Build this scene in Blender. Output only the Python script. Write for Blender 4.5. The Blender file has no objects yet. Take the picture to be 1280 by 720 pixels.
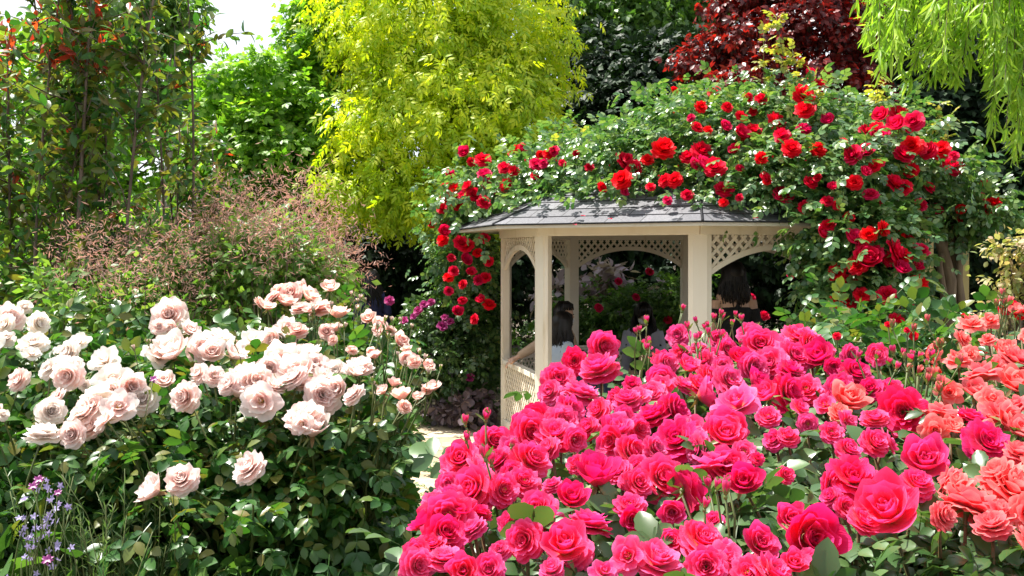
import bpy, math, random
import numpy as np
rng = np.random.default_rng(11)
random.seed(5)
PI = math.pi
scene = bpy.context.scene
C = scene.collection
F, HZ, CAMZ = 1200.0, 315.0, 2.0

def at(px, py, d):
    return np.array([(px-640)/F*d, d, CAMZ-(py-HZ)/F*d])

# ------------------------------------------------------------------ materials
MATS = {}
def newmat(name):
    m = bpy.data.materials.new(name); m.use_nodes = True
    nt = m.node_tree; nt.nodes.clear()
    out = nt.nodes.new('ShaderNodeOutputMaterial')
    return m, nt, out
def N(nt, t, **kw):
    n = nt.nodes.new(t)
    for k, v in kw.items():
        if k in n.inputs.keys() if hasattr(n.inputs, 'keys') else False: n.inputs[k].default_value = v
        else: setattr(n, k, v)
    return n
def ramp(nt, stops, interp='LINEAR'):
    r = nt.nodes.new('ShaderNodeValToRGB'); cr = r.color_ramp; cr.interpolation = interp
    cr.elements[0].position = stops[0][0]; cr.elements[0].color = (*stops[0][1], 1)
    cr.elements[1].position = stops[-1][0]; cr.elements[1].color = (*stops[-1][1], 1)
    for p, c in stops[1:-1]:
        e = cr.elements.new(p); e.color = (*c, 1)
    return r
def mixc(nt, a, b, fac, mode='MIX'):
    m = nt.nodes.new('ShaderNodeMix'); m.data_type = 'RGBA'; m.blend_type = mode
    L = nt.links
    for sock, v in ((m.inputs[6], a), (m.inputs[7], b), (m.inputs[0], fac)):
        if hasattr(v, 'node'): L.new(v, sock)
        elif isinstance(v, (int, float)): sock.default_value = v
        else: sock.default_value = (*v, 1)
    return m.outputs[2]

def leafmat(name, cols, trans=0.35, tcol=None, rough=0.42, spec=0.5, patch=0.0, pcol=None, pscale=1.5):
    """cols: 2-4 pigment colours chosen per leaf; patch: metre-scale variation of leaf colour"""
    m, nt, out = newmat(name); L = nt.links
    g = nt.nodes.new('ShaderNodeNewGeometry')
    st = [(i/(len(cols)-1), c) for i, c in enumerate(cols)]
    r = ramp(nt, st); L.new(g.outputs['Random Per Island'], r.inputs[0])
    col = r.outputs[0]
    if patch > 0:
        tc = nt.nodes.new('ShaderNodeTexCoord')
        nz = nt.nodes.new('ShaderNodeTexNoise'); nz.inputs['Scale'].default_value = pscale
        nz.inputs['Detail'].default_value = 3
        L.new(tc.outputs['Object'], nz.inputs['Vector'])
        rr = ramp(nt, [(0.4, (0, 0, 0)), (0.62, (patch, patch, patch))]); L.new(nz.outputs[0], rr.inputs[0])
        col = mixc(nt, col, pcol or cols[-1], rr.outputs[0])
    p = nt.nodes.new('ShaderNodeBsdfPrincipled')
    p.inputs['Roughness'].default_value = rough; p.inputs['Specular IOR Level'].default_value = spec
    L.new(col, p.inputs['Base Color'])
    t = nt.nodes.new('ShaderNodeBsdfTranslucent')
    tcol = tcol or (1.6, 1.7, 0.7)
    tm = nt.nodes.new('ShaderNodeVectorMath'); tm.operation = 'MULTIPLY'
    L.new(col, tm.inputs[0]); tm.inputs[1].default_value = tcol
    L.new(tm.outputs[0], t.inputs['Color'])
    mx = nt.nodes.new('ShaderNodeMixShader'); mx.inputs[0].default_value = trans
    L.new(p.outputs[0], mx.inputs[1]); L.new(t.outputs[0], mx.inputs[2]); L.new(mx.outputs[0], out.inputs[0])
    return m

def petalmat(name, base, mid, edge, alt, trans=0.45, tmul=(1.1, .9, .9), rough=0.5, heart=0.16, spec=0.35, sheen=0.0):
    """pigment runs from the petal's claw (base) to its rim (edge); alt = tone of some petals"""
    m, nt, out = newmat(name); L = nt.links
    uv = nt.nodes.new('ShaderNodeUVMap'); sp = nt.nodes.new('ShaderNodeSeparateXYZ'); L.new(uv.outputs[0], sp.inputs[0])
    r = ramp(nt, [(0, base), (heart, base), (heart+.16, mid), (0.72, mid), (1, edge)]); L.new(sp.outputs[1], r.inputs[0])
    g = nt.nodes.new('ShaderNodeNewGeometry'); oi = nt.nodes.new('ShaderNodeObjectInfo')
    rr = ramp(nt, [(0.25, (0, 0, 0)), (1, (.75, .75, .75))]); L.new(g.outputs['Random Per Island'], rr.inputs[0])
    col = mixc(nt, r.outputs[0], alt, rr.outputs[0])
    otc = nt.nodes.new('ShaderNodeTexCoord'); on = nt.nodes.new('ShaderNodeTexNoise'); on.inputs['Scale'].default_value = 2.6; on.inputs['Detail'].default_value = 5
    L.new(otc.outputs['Object'], on.inputs['Vector']); orr = ramp(nt, [(.3, (0, 0, 0)), (.75, (.55, .55, .55))]); L.new(on.outputs[0], orr.inputs[0])
    col = mixc(nt, col, edge, orr.outputs[0])
    hs = nt.nodes.new('ShaderNodeHueSaturation')
    ma = nt.nodes.new('ShaderNodeMapRange'); ma.inputs[3].default_value = .991; ma.inputs[4].default_value = 1.004
    L.new(oi.outputs['Random'], ma.inputs[0])
    ad = nt.nodes.new('ShaderNodeMath'); ad.operation = 'SUBTRACT'; ad.inputs[1].default_value = .5
    L.new(ma.outputs[0], ad.inputs[0]); L.new(ad.outputs[0], hs.inputs['Hue'])
    mv = nt.nodes.new('ShaderNodeMapRange'); mv.inputs[3].default_value = .92; mv.inputs[4].default_value = 1.05
    L.new(oi.outputs['Random'], mv.inputs[0]); L.new(mv.outputs[0], hs.inputs['Value'])
    L.new(col, hs.inputs['Color']); col = hs.outputs[0]
    # fine veins
    tc = nt.nodes.new('ShaderNodeMapping'); L.new(uv.outputs[0], tc.inputs[0]); tc.inputs['Scale'].default_value = (26, 2.5, 1)
    nz = nt.nodes.new('ShaderNodeTexNoise'); nz.inputs['Scale'].default_value = 1; L.new(tc.outputs[0], nz.inputs['Vector'])
    bp = nt.nodes.new('ShaderNodeBump'); bp.inputs['Strength'].default_value = .25; bp.inputs['Distance'].default_value = .02
    L.new(nz.outputs[0], bp.inputs['Height'])
    p = nt.nodes.new('ShaderNodeBsdfPrincipled'); p.inputs['Roughness'].default_value = rough
    p.inputs['Specular IOR Level'].default_value = spec
    if sheen: p.inputs['Sheen Weight'].default_value = sheen; p.inputs['Sheen Roughness'].default_value = .4
    L.new(col, p.inputs['Base Color']); L.new(bp.outputs[0], p.inputs['Normal'])
    t = nt.nodes.new('ShaderNodeBsdfTranslucent'); tm = nt.nodes.new('ShaderNodeVectorMath'); tm.operation = 'MULTIPLY'
    L.new(col, tm.inputs[0]); tm.inputs[1].default_value = tmul; L.new(tm.outputs[0], t.inputs['Color'])
    mx = nt.nodes.new('ShaderNodeMixShader'); mx.inputs[0].default_value = trans
    L.new(p.outputs[0], mx.inputs[1]); L.new(t.outputs[0], mx.inputs[2]); L.new(mx.outputs[0], out.inputs[0])
    return m

def surf(name, c1, c2, scale=6, rough=.7, bump=.3, bdist=.01, detail=6, stretch=(1, 1, 1), spec=.4, c3=None):
    m, nt, out = newmat(name); L = nt.links
    tc = nt.nodes.new('ShaderNodeTexCoord'); mp = nt.nodes.new('ShaderNodeMapping'); mp.inputs['Scale'].default_value = stretch
    L.new(tc.outputs['Object'], mp.inputs[0])
    nz = nt.nodes.new('ShaderNodeTexNoise'); nz.inputs['Scale'].default_value = scale; nz.inputs['Detail'].default_value = detail
    L.new(mp.outputs[0], nz.inputs['Vector'])
    st = [(.3, c1), (.7, c2)] if c3 is None else [(.3, c1), (.55, c2), (.72, c3)]
    r = ramp(nt, st); L.new(nz.outputs[0], r.inputs[0])
    p = nt.nodes.new('ShaderNodeBsdfPrincipled'); p.inputs['Roughness'].default_value = rough
    p.inputs['Specular IOR Level'].default_value = spec
    L.new(r.outputs[0], p.inputs['Base Color'])
    b = nt.nodes.new('ShaderNodeBump'); b.inputs['Strength'].default_value = bump; b.inputs['Distance'].default_value = bdist
    L.new(nz.outputs[0], b.inputs['Height']); L.new(b.outputs[0], p.inputs['Normal'])
    L.new(p.outputs[0], out.inputs[0])
    return m

# ------------------------------------------------------------------ geometry kit
class Geo:
    def __init__(s): s.V = []; s.T = []; s.Q = []; s.n = 0; s.tm = []; s.qm = []; s.uv = []; s.hasuv = False
    def add(s, V, T=None, Q=None, mat=0, uv=None):
        V = np.asarray(V, float).reshape(-1, 3)
        if T is not None and len(T): T = np.asarray(T, int); s.T.append(T+s.n); s.tm.append(np.full(len(T), mat))
        if Q is not None and len(Q): Q = np.asarray(Q, int); s.Q.append(Q+s.n); s.qm.append(np.full(len(Q), mat))
        s.V.append(V); s.n += len(V)
        s.uv.append(np.zeros((len(V), 2)) if uv is None else np.asarray(uv)); s.hasuv |= uv is not None
        return s
    def inst(s, tpl, M, T, mat=0):
        """tpl=(V,T,Q) copied by k matrices M (k,3,3) and positions T (k,3)"""
        V, Tr, Q = tpl[:3]; k = len(T); n = len(V)
        W = np.einsum('kij,nj->kni', M, V)+T[:, None, :]
        off = (np.arange(k)*n)[:, None, None]
        s.add(W.reshape(-1, 3), (Tr[None]+off).reshape(-1, 3) if Tr is not None and len(Tr) else None,
              (Q[None]+off).reshape(-1, 4) if Q is not None and len(Q) else None, mat)
        return s
    def mesh(s, name, smooth=True):
        me = bpy.data.meshes.new(name)
        V = np.concatenate(s.V) if s.V else np.zeros((0, 3))
        T = np.concatenate(s.T) if s.T else np.zeros((0, 3), int)
        Q = np.concatenate(s.Q) if s.Q else np.zeros((0, 4), int)
        me.vertices.add(len(V)); me.vertices.foreach_set('co', V.ravel())
        me.loops.add(T.size+Q.size); li = np.concatenate([T.ravel(), Q.ravel()]).astype(np.int32)
        me.loops.foreach_set('vertex_index', li)
        me.polygons.add(len(T)+len(Q))
        st = np.concatenate([np.arange(len(T))*3, T.size+np.arange(len(Q))*4]).astype(np.int32)
        me.polygons.foreach_set('loop_start', st)
        mi = np.concatenate([np.concatenate(s.tm) if s.tm else np.zeros(0), np.concatenate(s.qm) if s.qm else np.zeros(0)]).astype(np.int32)
        me.polygons.foreach_set('material_index', mi)
        me.polygons.foreach_set('use_smooth', np.full(len(T)+len(Q), smooth))
        if s.hasuv:
            u = me.uv_layers.new(name='UVMap'); UV = np.concatenate(s.uv)[li]; u.data.foreach_set('uv', UV.ravel())
        me.update(calc_edges=True); me.validate()
        return me
    def build(s, name, mats, parent=None, smooth=True, loc=None):
        return link(name, s.mesh(name, smooth), mats, parent, loc)
    def box(s, c, size, R=None, mat=0):
        h = np.array(size)/2
        V = np.array([[x, y, z] for x in (-1, 1) for y in (-1, 1) for z in (-1, 1)])*h
        if R is not None: V = V@np.asarray(R).T
        return s.add(V+np.array(c), Q=[[0, 1, 3, 2], [4, 6, 7, 5], [0, 4, 5, 1], [2, 3, 7, 6], [0, 2, 6, 4], [1, 5, 7, 3]], mat=mat)
    def tube(s, pts, rad, seg=6, mat=0, cap=True):
        P = np.asarray(pts, float); n = len(P); rad = np.broadcast_to(np.asarray(rad, float), (n,))
        tg = np.gradient(P, axis=0); tg /= np.linalg.norm(tg, axis=1)[:, None]+1e-9
        a = np.array([0, 0, 1.]) if abs(tg[0][2]) < .9 else np.array([1., 0, 0])
        V = []
        x = np.cross(tg[0], a); x /= np.linalg.norm(x)
        for i in range(n):
            x = x-tg[i]*np.dot(x, tg[i]); x /= np.linalg.norm(x)+1e-9
            y = np.cross(tg[i], x)
            an = np.arange(seg)*2*PI/seg
            V.append(P[i]+rad[i]*(np.cos(an)[:, None]*x+np.sin(an)[:, None]*y))
        V = np.concatenate(V)
        Q = [[i*seg+j, i*seg+(j+1) % seg, (i+1)*seg+(j+1) % seg, (i+1)*seg+j] for i in range(n-1) for j in range(seg)]
        T = []
        if cap:
            V = np.concatenate([V, P[:1], P[-1:]]); a, b = n*seg, n*seg+1
            T = [[a, (j+1) % seg, j] for j in range(seg)]+[[b, (n-1)*seg+j, (n-1)*seg+(j+1) % seg] for j in range(seg)]
        return s.add(V, T=T, Q=Q, mat=mat)
    def prism(s, poly, z0, z1, mat=0):
        P = np.asarray(poly, float); n = len(P)
        V = np.concatenate([np.c_[P, np.full(n, z0)], np.c_[P, np.full(n, z1)]])
        Q = [[i, (i+1) % n, n+(i+1) % n, n+i] for i in range(n)]
        T = [[0, i+1, i] for i in range(1, n-1)]+[[n, n+i, n+i+1] for i in range(1, n-1)]
        return s.add(V, T=T, Q=Q, mat=mat)
    def ell(s, c, r, nu=16, nv=10, mat=0, R=None, fn=None):
        V = []; Q = []
        for j in range(nv+1):
            t = PI*j/nv
            for i in range(nu):
                a = 2*PI*i/nu; p = np.array([math.sin(t)*math.cos(a), math.sin(t)*math.sin(a), math.cos(t)])
                if fn: p = fn(p)
                V.append(p*np.array(r))
        V = np.array(V)
        if R is not None: V = V@np.asarray(R).T
        for j in range(nv):
            for i in range(nu): Q.append([j*nu+i, (j+1)*nu+i, (j+1)*nu+(i+1) % nu, j*nu+(i+1) % nu])
        return s.add(V+np.array(c), Q=Q, mat=mat)

def link(name, me, mats, parent=None, loc=None):
    o = bpy.data.objects.new(name, me); C.objects.link(o)
    if not isinstance(mats, (list, tuple)): mats = [mats]
    if len(me.materials) == 0:
        for m in mats: me.materials.append(m)
    if parent is not None: o.parent = parent
    if loc is not None: o.location = loc
    return o
def tag(o, label=None, cat=None, group=None, kind=None):
    if label: o['label'] = label
    if cat: o['category'] = cat
    if group: o['group'] = group
    if kind: o['kind'] = kind
    return o
def empty(name, loc, label, cat, group=None):
    o = bpy.data.objects.new(name, None); C.objects.link(o); o.location = [float(v) for v in loc]
    o.empty_display_size = .1
    return tag(o, label, cat, group)
def rel(g, root):
    """shift world-space geometry into its root's space"""
    o = np.array(root.location); g.V = [v-o for v in g.V]; return g

# ------------------------------------------------------------------ leaf templates (length 1 along +Y, normal +Z)
def tpl_leaf(width=.6, n=4, droop=.12, fold=.12, serr=0.0, widest=.42, twist=0):
    t = np.linspace(0, 1, n+1); V = []; Tt = []; Q = []
    w = np.where(t < widest, np.sin(t/widest*PI/2)**.8, np.cos((t-widest)/(1-widest)*PI/2)**.75)*width/2
    mids, Ls, Rs = [], [], []
    for i in range(n+1):
        y = t[i]; z = -droop*y*y
        mids.append(len(V)); V.append([0, y, z])
        if 0 < i < n:
            ww = w[i]*(1+serr*(1 if i % 2 else -1))
            Ls.append(len(V)); V.append([-ww, y+.02, z+fold*ww/width]); Rs.append(len(V)); V.append([ww, y+.02, z+fold*ww/width])
        else: Ls.append(None); Rs.append(None)
    for i in range(n):
        if i == 0: Tt += [[mids[0], mids[1], Ls[1]], [mids[0], Rs[1], mids[1]]]
        elif i == n-1: Tt += [[mids[i], mids[n], Ls[i]], [mids[i], Rs[i], mids[n]]]
        else: Q += [[mids[i], mids[i+1], Ls[i+1], Ls[i]], [mids[i], Rs[i], Rs[i+1], mids[i+1]]]
    return np.array(V), np.array(Tt), (np.array(Q) if Q else None)
def rotz(a): c, s = math.cos(a), math.sin(a); return np.array([[c, -s, 0], [s, c, 0], [0, 0, 1.]])
def rotx(a): c, s = math.cos(a), math.sin(a); return np.array([[1, 0, 0], [0, c, -s], [0, s, c]])
def roty(a): c, s = math.cos(a), math.sin(a); return np.array([[c, 0, s], [0, 1, 0], [-s, 0, c]])
def join_tpl(parts):
    V = []; T = []; Q = []; n = 0
    for v, t, q in parts:
        V.append(v)
        if t is not None and len(t): T.append(t+n)
        if q is not None and len(q): Q.append(q+n)
        n += len(v)
    return np.concatenate(V), (np.concatenate(T) if T else None), (np.concatenate(Q) if Q else None)
def compound(leaf, pairs=((.36, 1.05, .40), (.66, .95, .46)), term=(.74, .5), stalk=True, curl=.15):
    parts = []
    def put(y, a, s, rx):
        R = rotz(a)@rotx(rx); return (leaf[0]*s)@R.T+np.array([0, y, -curl*y*y]), leaf[1], leaf[2]
    for y, a, s in pairs:
        parts.append(put(y, a, s, -.2)); parts.append(put(y, -a, s, -.25))
    parts.append(put(term[0], 0, term[1], -.3))
    if stalk:
        w = .010; V = []
        ys = np.linspace(0, term[0]+.03, 4)
        for y in ys: V += [[-w, y, -curl*y*y-.004], [w, y, -curl*y*y-.004]]
        parts.append((np.array(V), None, np.array([[0, 1, 3, 2], [2, 3, 5, 4], [4, 5, 7, 6]])))
    return join_tpl(parts)
LF_NEAR = tpl_leaf(.62, 7, .16, .18, .06)
LF_MID = tpl_leaf(.66, 4, .12, .14)
LF_FAR = tpl_leaf(.6, 2, .1, .12, widest=.5)
LF_LONG = tpl_leaf(.34, 3, .2, .06)
LF_WILLOW = tpl_leaf(.15, 4, .22, .04, widest=.35)
LF_STRAP = tpl_leaf(.06, 8, .75, .02, widest=.3)
ROSE_NEAR = compound(LF_NEAR)
ROSE_MID = compound(LF_MID)
ROSE_FAR = compound(LF_FAR, stalk=False)
ELDER = compound(LF_LONG, pairs=((.3, .9, .5), (.6, .8, .5)), term=(.7, .55), stalk=False, curl=.35)
TRI_FAR = compound(LF_FAR, pairs=((.25, .8, .6),), term=(.4, .65), stalk=False)

def unit(v): return v/(np.linalg.norm(v, axis=-1, keepdims=True)+1e-9)
def frames(axis, nrm):
    y = unit(axis); z = nrm-y*np.sum(nrm*y, 1)[:, None]; z = unit(z); x = np.cross(y, z)
    return np.stack([x, y, z], 2)
def rnd(n): return unit(rng.normal(size=(n, 3)))

def cloud(g, blobs, n, tpl, size, mat=0, sub=9, tight=.26, droop=.3, up=.6, shell=.8, jit=.35, below=None, cap=None, inner=.12, lump=.2):
    """leaves gathered in twig-sized clumps over a set of ellipsoids; returns the clump centres"""
    B = np.array([b[:6] for b in blobs], float)
    wt = (B[:, 3]*B[:, 4]+B[:, 4]*B[:, 5]+B[:, 3]*B[:, 5]); wt /= wt.sum()
    nc = max(1, n//sub)
    bi = rng.choice(len(B), nc, p=wt)
    d = rnd(nc); r = np.where(rng.random(nc) < inner, rng.random(nc)**.5*.8, shell+(1-shell)*rng.random(nc)+rng.normal(0, .06, nc))
    ph = rng.uniform(0, 6.28, (len(B), 3))[bi]; r = r*(1+lump*np.sin(d*np.array([4.1, 3.7, 4.6])+ph).sum(1)/1.7)
    cc = B[bi, :3]+d*r[:, None]*B[bi, 3:6]
    k = np.repeat(np.arange(nc), sub)
    off = rng.normal(size=(len(k), 3))*tight*size*np.array([2.4, 2.4, 1.8])
    pos = cc[k]+off
    out = unit(d/B[bi, 3:6])[k]
    nrm = unit(out*.55+np.array([0, 0, up])+rnd(len(k))*.75)
    ax = unit(unit(off)*.7+out*.5+np.array([0, 0, -droop])+rnd(len(k))*.5)
    sz = size*(1+rng.uniform(-jit, jit, len(k)))
    if below is not None:
        keep = (pos[:, 2] > below(pos[:, 0], pos[:, 1])) | ((pos[:, 2] < 2.18) & (np.hypot(pos[:, 0]-1.94, pos[:, 1]-10.3) > 2.22)); pos, nrm, ax, sz = pos[keep], nrm[keep], ax[keep], sz[keep]
    if cap is not None:
        keep = pos[:, 2] < cap(pos[:, 0], pos[:, 1]); pos, nrm, ax, sz = pos[keep], nrm[keep], ax[keep], sz[keep]
        cc = cc[cc[:, 2] < cap(cc[:, 0], cc[:, 1])]
    g.inst(tpl, frames(ax, nrm)*sz[:, None, None], pos-ax*sz[:, None]*.4, mat)
    return cc

def limb_path(a, b, bend=.12, n=6, sag=0):
    a = np.array(a, float); b = np.array(b, float); t = np.linspace(0, 1, n)[:, None]
    L = np.linalg.norm(b-a); q = rng.normal(size=3)*bend*L
    return a+(b-a)*t+q*(t*(1-t))*2+np.array([0, 0, sag])*L*(t*(1-t))*2

def in_px(px, py, d, rpx, rpy, ry=None):
    c = at(px, py, d); k = d/F
    return (c[0], c[1], c[2], rpx*k, ry if ry else (rpx*k+rpy*k)/2, rpy*k)
def hit(blobs, px, py, dflt):
    o = np.array([0, 0, CAMZ]); dr = at(px, py, 1.0)-o; best = None
    for b in blobs:
        c = np.array(b[:3]); r = np.array(b[3:6]); p = (o-c)/r; q = dr/r
        A = q@q; Bq = p@q; Cq = p@p-1; D = Bq*Bq-A*Cq
        if D > 0:
            t = (-Bq-math.sqrt(D))/A
            if t > .3 and (best is None or t < best): best = t
    if best is None:   # nearest miss: closest approach to any blob
        mb = 1e9; best = dflt
        for b in blobs:
            c = np.array(b[:3]); t = c[1]; p = o+dr*t; e = np.linalg.norm((p-c)/np.array(b[3:6]))
            if e < mb: mb = e; best = t
    return o+dr*best

# ------------------------------------------------------------------ roses
def rose_mesh(name, seed, layers, mats, nu=6, nv=6, ruffle=.03, roll=0.0, point=0.0, sepals=True, rc=.22, stam=False):
    r_ = np.random.default_rng(seed); g = Geo()
    u = np.linspace(-1, 1, nu+1); v = np.linspace(0, 1, nv+1); U, Vv = np.meshgrid(u, v)
    Q = np.array([[j*(nu+1)+i, j*(nu+1)+i+1, (j+1)*(nu+1)+i+1, (j+1)*(nu+1)+i] for j in range(nv) for i in range(nu)])
    ph0 = 0
    for (n, L, t0, t1, r0, W) in layers:
        ph0 += r_.uniform(.4, 1.2)
        for k in range(n):
            a0 = 2*PI*k/n+ph0+r_.uniform(-.12, .12); l = L*r_.uniform(.92, 1.08)
            s = np.linspace(0, 1, 30); dt = r_.uniform(-9, 9)
            th = np.radians(t0+(t1+dt-t0)*s**1.6)
            rr = r0+np.r_[0, np.cumsum(np.sin(th[:-1]))]*l/29; zz = np.r_[0, np.cumsum(np.cos(th[:-1]))]*l/29
            ve = Vv*(1-rc*np.abs(U)**2.2)*(1+point*(1-np.abs(U))**1.5*Vv)
            R = np.interp(ve, s, rr); Z = np.interp(ve, s, zz)
            over = np.maximum(ve-1, 0)*l; R += over*math.sin(th[-1]); Z += over*math.cos(th[-1])
            w = W*np.sin(PI*(.1+.58*Vv))**.8
            al = np.clip(w*U/np.maximum(R, .09), -1.7, 1.7)
            ph = r_.uniform(0, 6.28, 3); fr = r_.uniform(2.2, 4.2)
            ruf = ruffle*Vv**2*(np.sin(U*fr+ph[0])+.6*np.sin(U*fr*2.1+ph[1]+Vv*3))
            ruf = ruf+ruffle*.15*Vv**4*np.sin(U*11+ph[2]); R2 = R+ruf*.8; Z2 = Z+ruf*.9-roll*np.abs(U)**2*Vv**3*l
            X = np.stack([R2*np.cos(a0+al), R2*np.sin(a0+al), Z2], 2).reshape(-1, 3)
            g.add(X, Q=Q, uv=np.stack([U*.5+.5, Vv], 2).reshape(-1, 2))
    if stam:
        for k in range(26):
            a = r_.uniform(0, 6.28); q = r_.uniform(.02, .13)
            g.tube([[0, 0, .05], [q*.6*math.cos(a), q*.6*math.sin(a), .2], [q*math.cos(a), q*math.sin(a), .27]], [.006, .006, .016], 4, mat=2)
    if sepals:
        lf = tpl_leaf(.3, 3, .2, .1, widest=.2)
        for k in range(5):
            a = 2*PI*k/5; R = rotz(a)@rotx(-.5+r_.uniform(-.3, .3))
            g.inst(lf, (R*.5)[None], np.array([[0, 0, -.02]]), 1)
        g.ell((0, 0, -.05), (.1, .1, .11), 8, 5, 1)
    V = np.concatenate(g.V); rad = np.percentile(np.hypot(V[:, 0], V[:, 1]), 98)
    g.V = [x/rad for x in g.V]
    me = g.mesh(name)
    for m in mats: me.materials.append(m)
    return me
OPEN = [(3, .44, 4, -18, .02, .20), (4, .50, 8, -6, .05, .26), (5, .56, 16, 4, .07, .34), (6, .62, 27, 18, .09, .38), (7, .67, 42, 36, .10, .42), (7, .71, 60, 56, .11, .45), (8, .72, 78, 84, .11, .46), (7, .70, 94, 116, .11, .46)]
FLAT = [(4, .36, 18, -12, .05, .18), (6, .46, 24, 8, .08, .25), (7, .54, 34, 24, .09, .30), (8, .62, 48, 44, .10, .36), (8, .68, 64, 66, .11, .40), (8, .72, 80, 92, .11, .44), (7, .70, 94, 122, .11, .44)]
TEA = [(2, .62, 6, -6, .01, .24), (3, .66, 9, 2, .04, .30), (3, .70, 14, 14, .06, .36), (4, .74, 24, 48, .08, .42), (5, .80, 42, 98, .09, .46), (5, .84, 60, 128, .10, .48)]
GLOBE = [(4, .36, 10, -25, .04, .2), (5, .44, 14, -8, .06, .24), (6, .50, 22, 8, .08, .27), (7, .56, 34, 26, .09, .3), (7, .60, 48, 50, .10, .33), (8, .64, 64, 84, .10, .35), (8, .64, 80, 120, .10, .36)]
CUP = [(3, .40, 5, -16, .02, .2), (4, .50, 9, -6, .05, .26), (5, .58, 18, 2, .07, .32), (5, .64, 34, 12, .09, .38), (5, .68, 52, 28, .10, .42)]
LOWO = [(3, .4, 8, -10, .04, .26), (4, .52, 25, 18, .07, .34), (5, .64, 45, 60, .09, .42), (5, .72, 65, 100, .10, .46)]
def bud_mesh(name, seed, mats):
    g = Geo(); r_ = np.random.default_rng(seed)
    lay = [(3, .9, 10, -14, .05, .3), (3, .95, 16, -10, .07, .34)]
    u = np.linspace(-1, 1, 5); v = np.linspace(0, 1, 6); U, Vv = np.meshgrid(u, v)
    Q = np.array([[j*5+i, j*5+i+1, (j+1)*5+i+1, (j+1)*5+i] for j in range(5) for i in range(4)])
    for (n, L, t0, t1, r0, W) in lay:
        for k in range(n):
            a0 = 2*PI*k/n+r_.uniform(0, 1); s = np.linspace(0, 1, 20); th = np.radians(t0+14*np.sin(s*3)+(t1*2-t0)*s**1.5)
            rr = r0+np.r_[0, np.cumsum(np.sin(th[:-1]))]*L/19; zz = np.r_[0, np.cumsum(np.cos(th[:-1]))]*L/19
            ve = Vv*(1-.2*np.abs(U)**2); R = np.interp(ve, s, rr); Z = np.interp(ve, s, zz)
            al = U*1.15
            g.add(np.stack([R*np.cos(a0+al), R*np.sin(a0+al), Z], 2).reshape(-1, 3), Q=Q, uv=np.stack([U*.5+.5, Vv], 2).reshape(-1, 2))
    lf = tpl_leaf(.46, 4, -.12, .16, widest=.25)
    for k in range(5):
        a = 2*PI*k/5; R = rotz(a)@rotx(1.42-r_.uniform(0, .22)-(.6 if k == 2 else 0))
        g.inst(lf, (R*1.0)[None], np.array([[.1*-math.sin(a), .1*math.cos(a), 0]]), 1)
    g.ell((0, 0, -.06), (.14, .14, .16), 8, 5, 1)
    me = g.mesh(name)
    for m in mats: me.materials.append(m)
    return me

sepal = leafmat('sepal_green', [(.10, .17, .04), (.16, .2, .05), (.2, .12, .05)], .2)
stamen = surf('stamen_yellow', (.75, .42, .04), (.8, .5, .08), 20, .6)
P_PINK = petalmat('petal_hot_pink', (.95, .28, .03), (.87, .009, .12), (.92, .15, .42), (.84, .005, .06), .44, (1.15, .4, .7), .5, sheen=.12, spec=.22)
P_PINKF = petalmat('petal_faded_pink', (.9, .35, .1), (.86, .03, .20), (.90, .18, .42), (.84, .05, .22), .44, (1.1, .6, .8), .5, sheen=.12, spec=.22)
P_PINK2 = petalmat('petal_deep_pink', (.8, .12, .05), (.80, .006, .10), (.86, .05, .27), (.76, .004, .055), .44, (1.15, .4, .7), .5, sheen=.1, spec=.22)
P_CORAL = petalmat('petal_coral', (.9, .42, .15), (.90, .11, .12), (.93, .38, .34), (.88, .05, .09), .52, (1.1, .7, .75), .5, sheen=.1, spec=.18)
P_PALE = petalmat('petal_blush', (.96, .80, .68), (.96, .83, .79), (.965, .90, .87), (.955, .72, .69), .58, (1.04, .96, .92), .55, spec=.2)
P_APRI = petalmat('petal_apricot_pink', (.94, .66, .42), (.95, .70, .62), (.96, .82, .77), (.94, .58, .53), .55, (1.04, .93, .88), .55, spec=.2)
P_WHITE = petalmat('petal_white', (.94, .82, .64), (.96, .91, .86), (.965, .94, .91), (.95, .83, .79), .58, (1.03, .98, .94), .55, spec=.2)
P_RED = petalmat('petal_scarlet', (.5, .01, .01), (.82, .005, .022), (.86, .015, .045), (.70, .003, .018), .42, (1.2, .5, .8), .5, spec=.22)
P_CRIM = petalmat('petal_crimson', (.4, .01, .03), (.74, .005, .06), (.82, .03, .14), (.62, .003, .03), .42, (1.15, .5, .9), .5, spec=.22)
P_MAG = petalmat('petal_magenta', (.5, .02, .2), (.5, .02, .22), (.6, .1, .35), (.4, .01, .15), .38)

def variants(prefix, pm, kinds, nu=6, nv=6, **kw):
    return [rose_mesh(prefix, 100+i*7+len(prefix), k, [pm, sepal, stamen], nu, nv, stam=(s == 1), **kw) for i, (k, s) in enumerate(kinds)]
V_PINK = variants('rose_bloom', P_PINK, [(OPEN, 0), (OPEN, 0), (FLAT, 1), (CUP, 0), (FLAT, 1), (OPEN, 0), (LOWO, 1), (FLAT, 0), (CUP, 0), (OPEN, 0)], 8, 6, ruffle=.05)
V_PINKD = variants('rose_bloom', P_PINK2, [(OPEN, 0), (CUP, 0), (FLAT, 0)], 8, 6, ruffle=.05)+variants('rose_bloom', P_PINKF, [(FLAT, 1), (LOWO, 1), (OPEN, 0), (FLAT, 0)], 8, 6, ruffle=.05)
V_CORAL = variants('rose_bloom', P_CORAL, [(TEA, 0), (OPEN, 0), (TEA, 0), (CUP, 0), (TEA, 0)], 8, 6, ruffle=.035, roll=.12, point=.10, rc=.26)
V_PALE = variants('rose_bloom', P_PALE, [(FLAT, 0), (OPEN, 0), (FLAT, 0), (OPEN, 0), (CUP, 0), (FLAT, 1), (LOWO, 1)], 8, 6, ruffle=.05)
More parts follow.
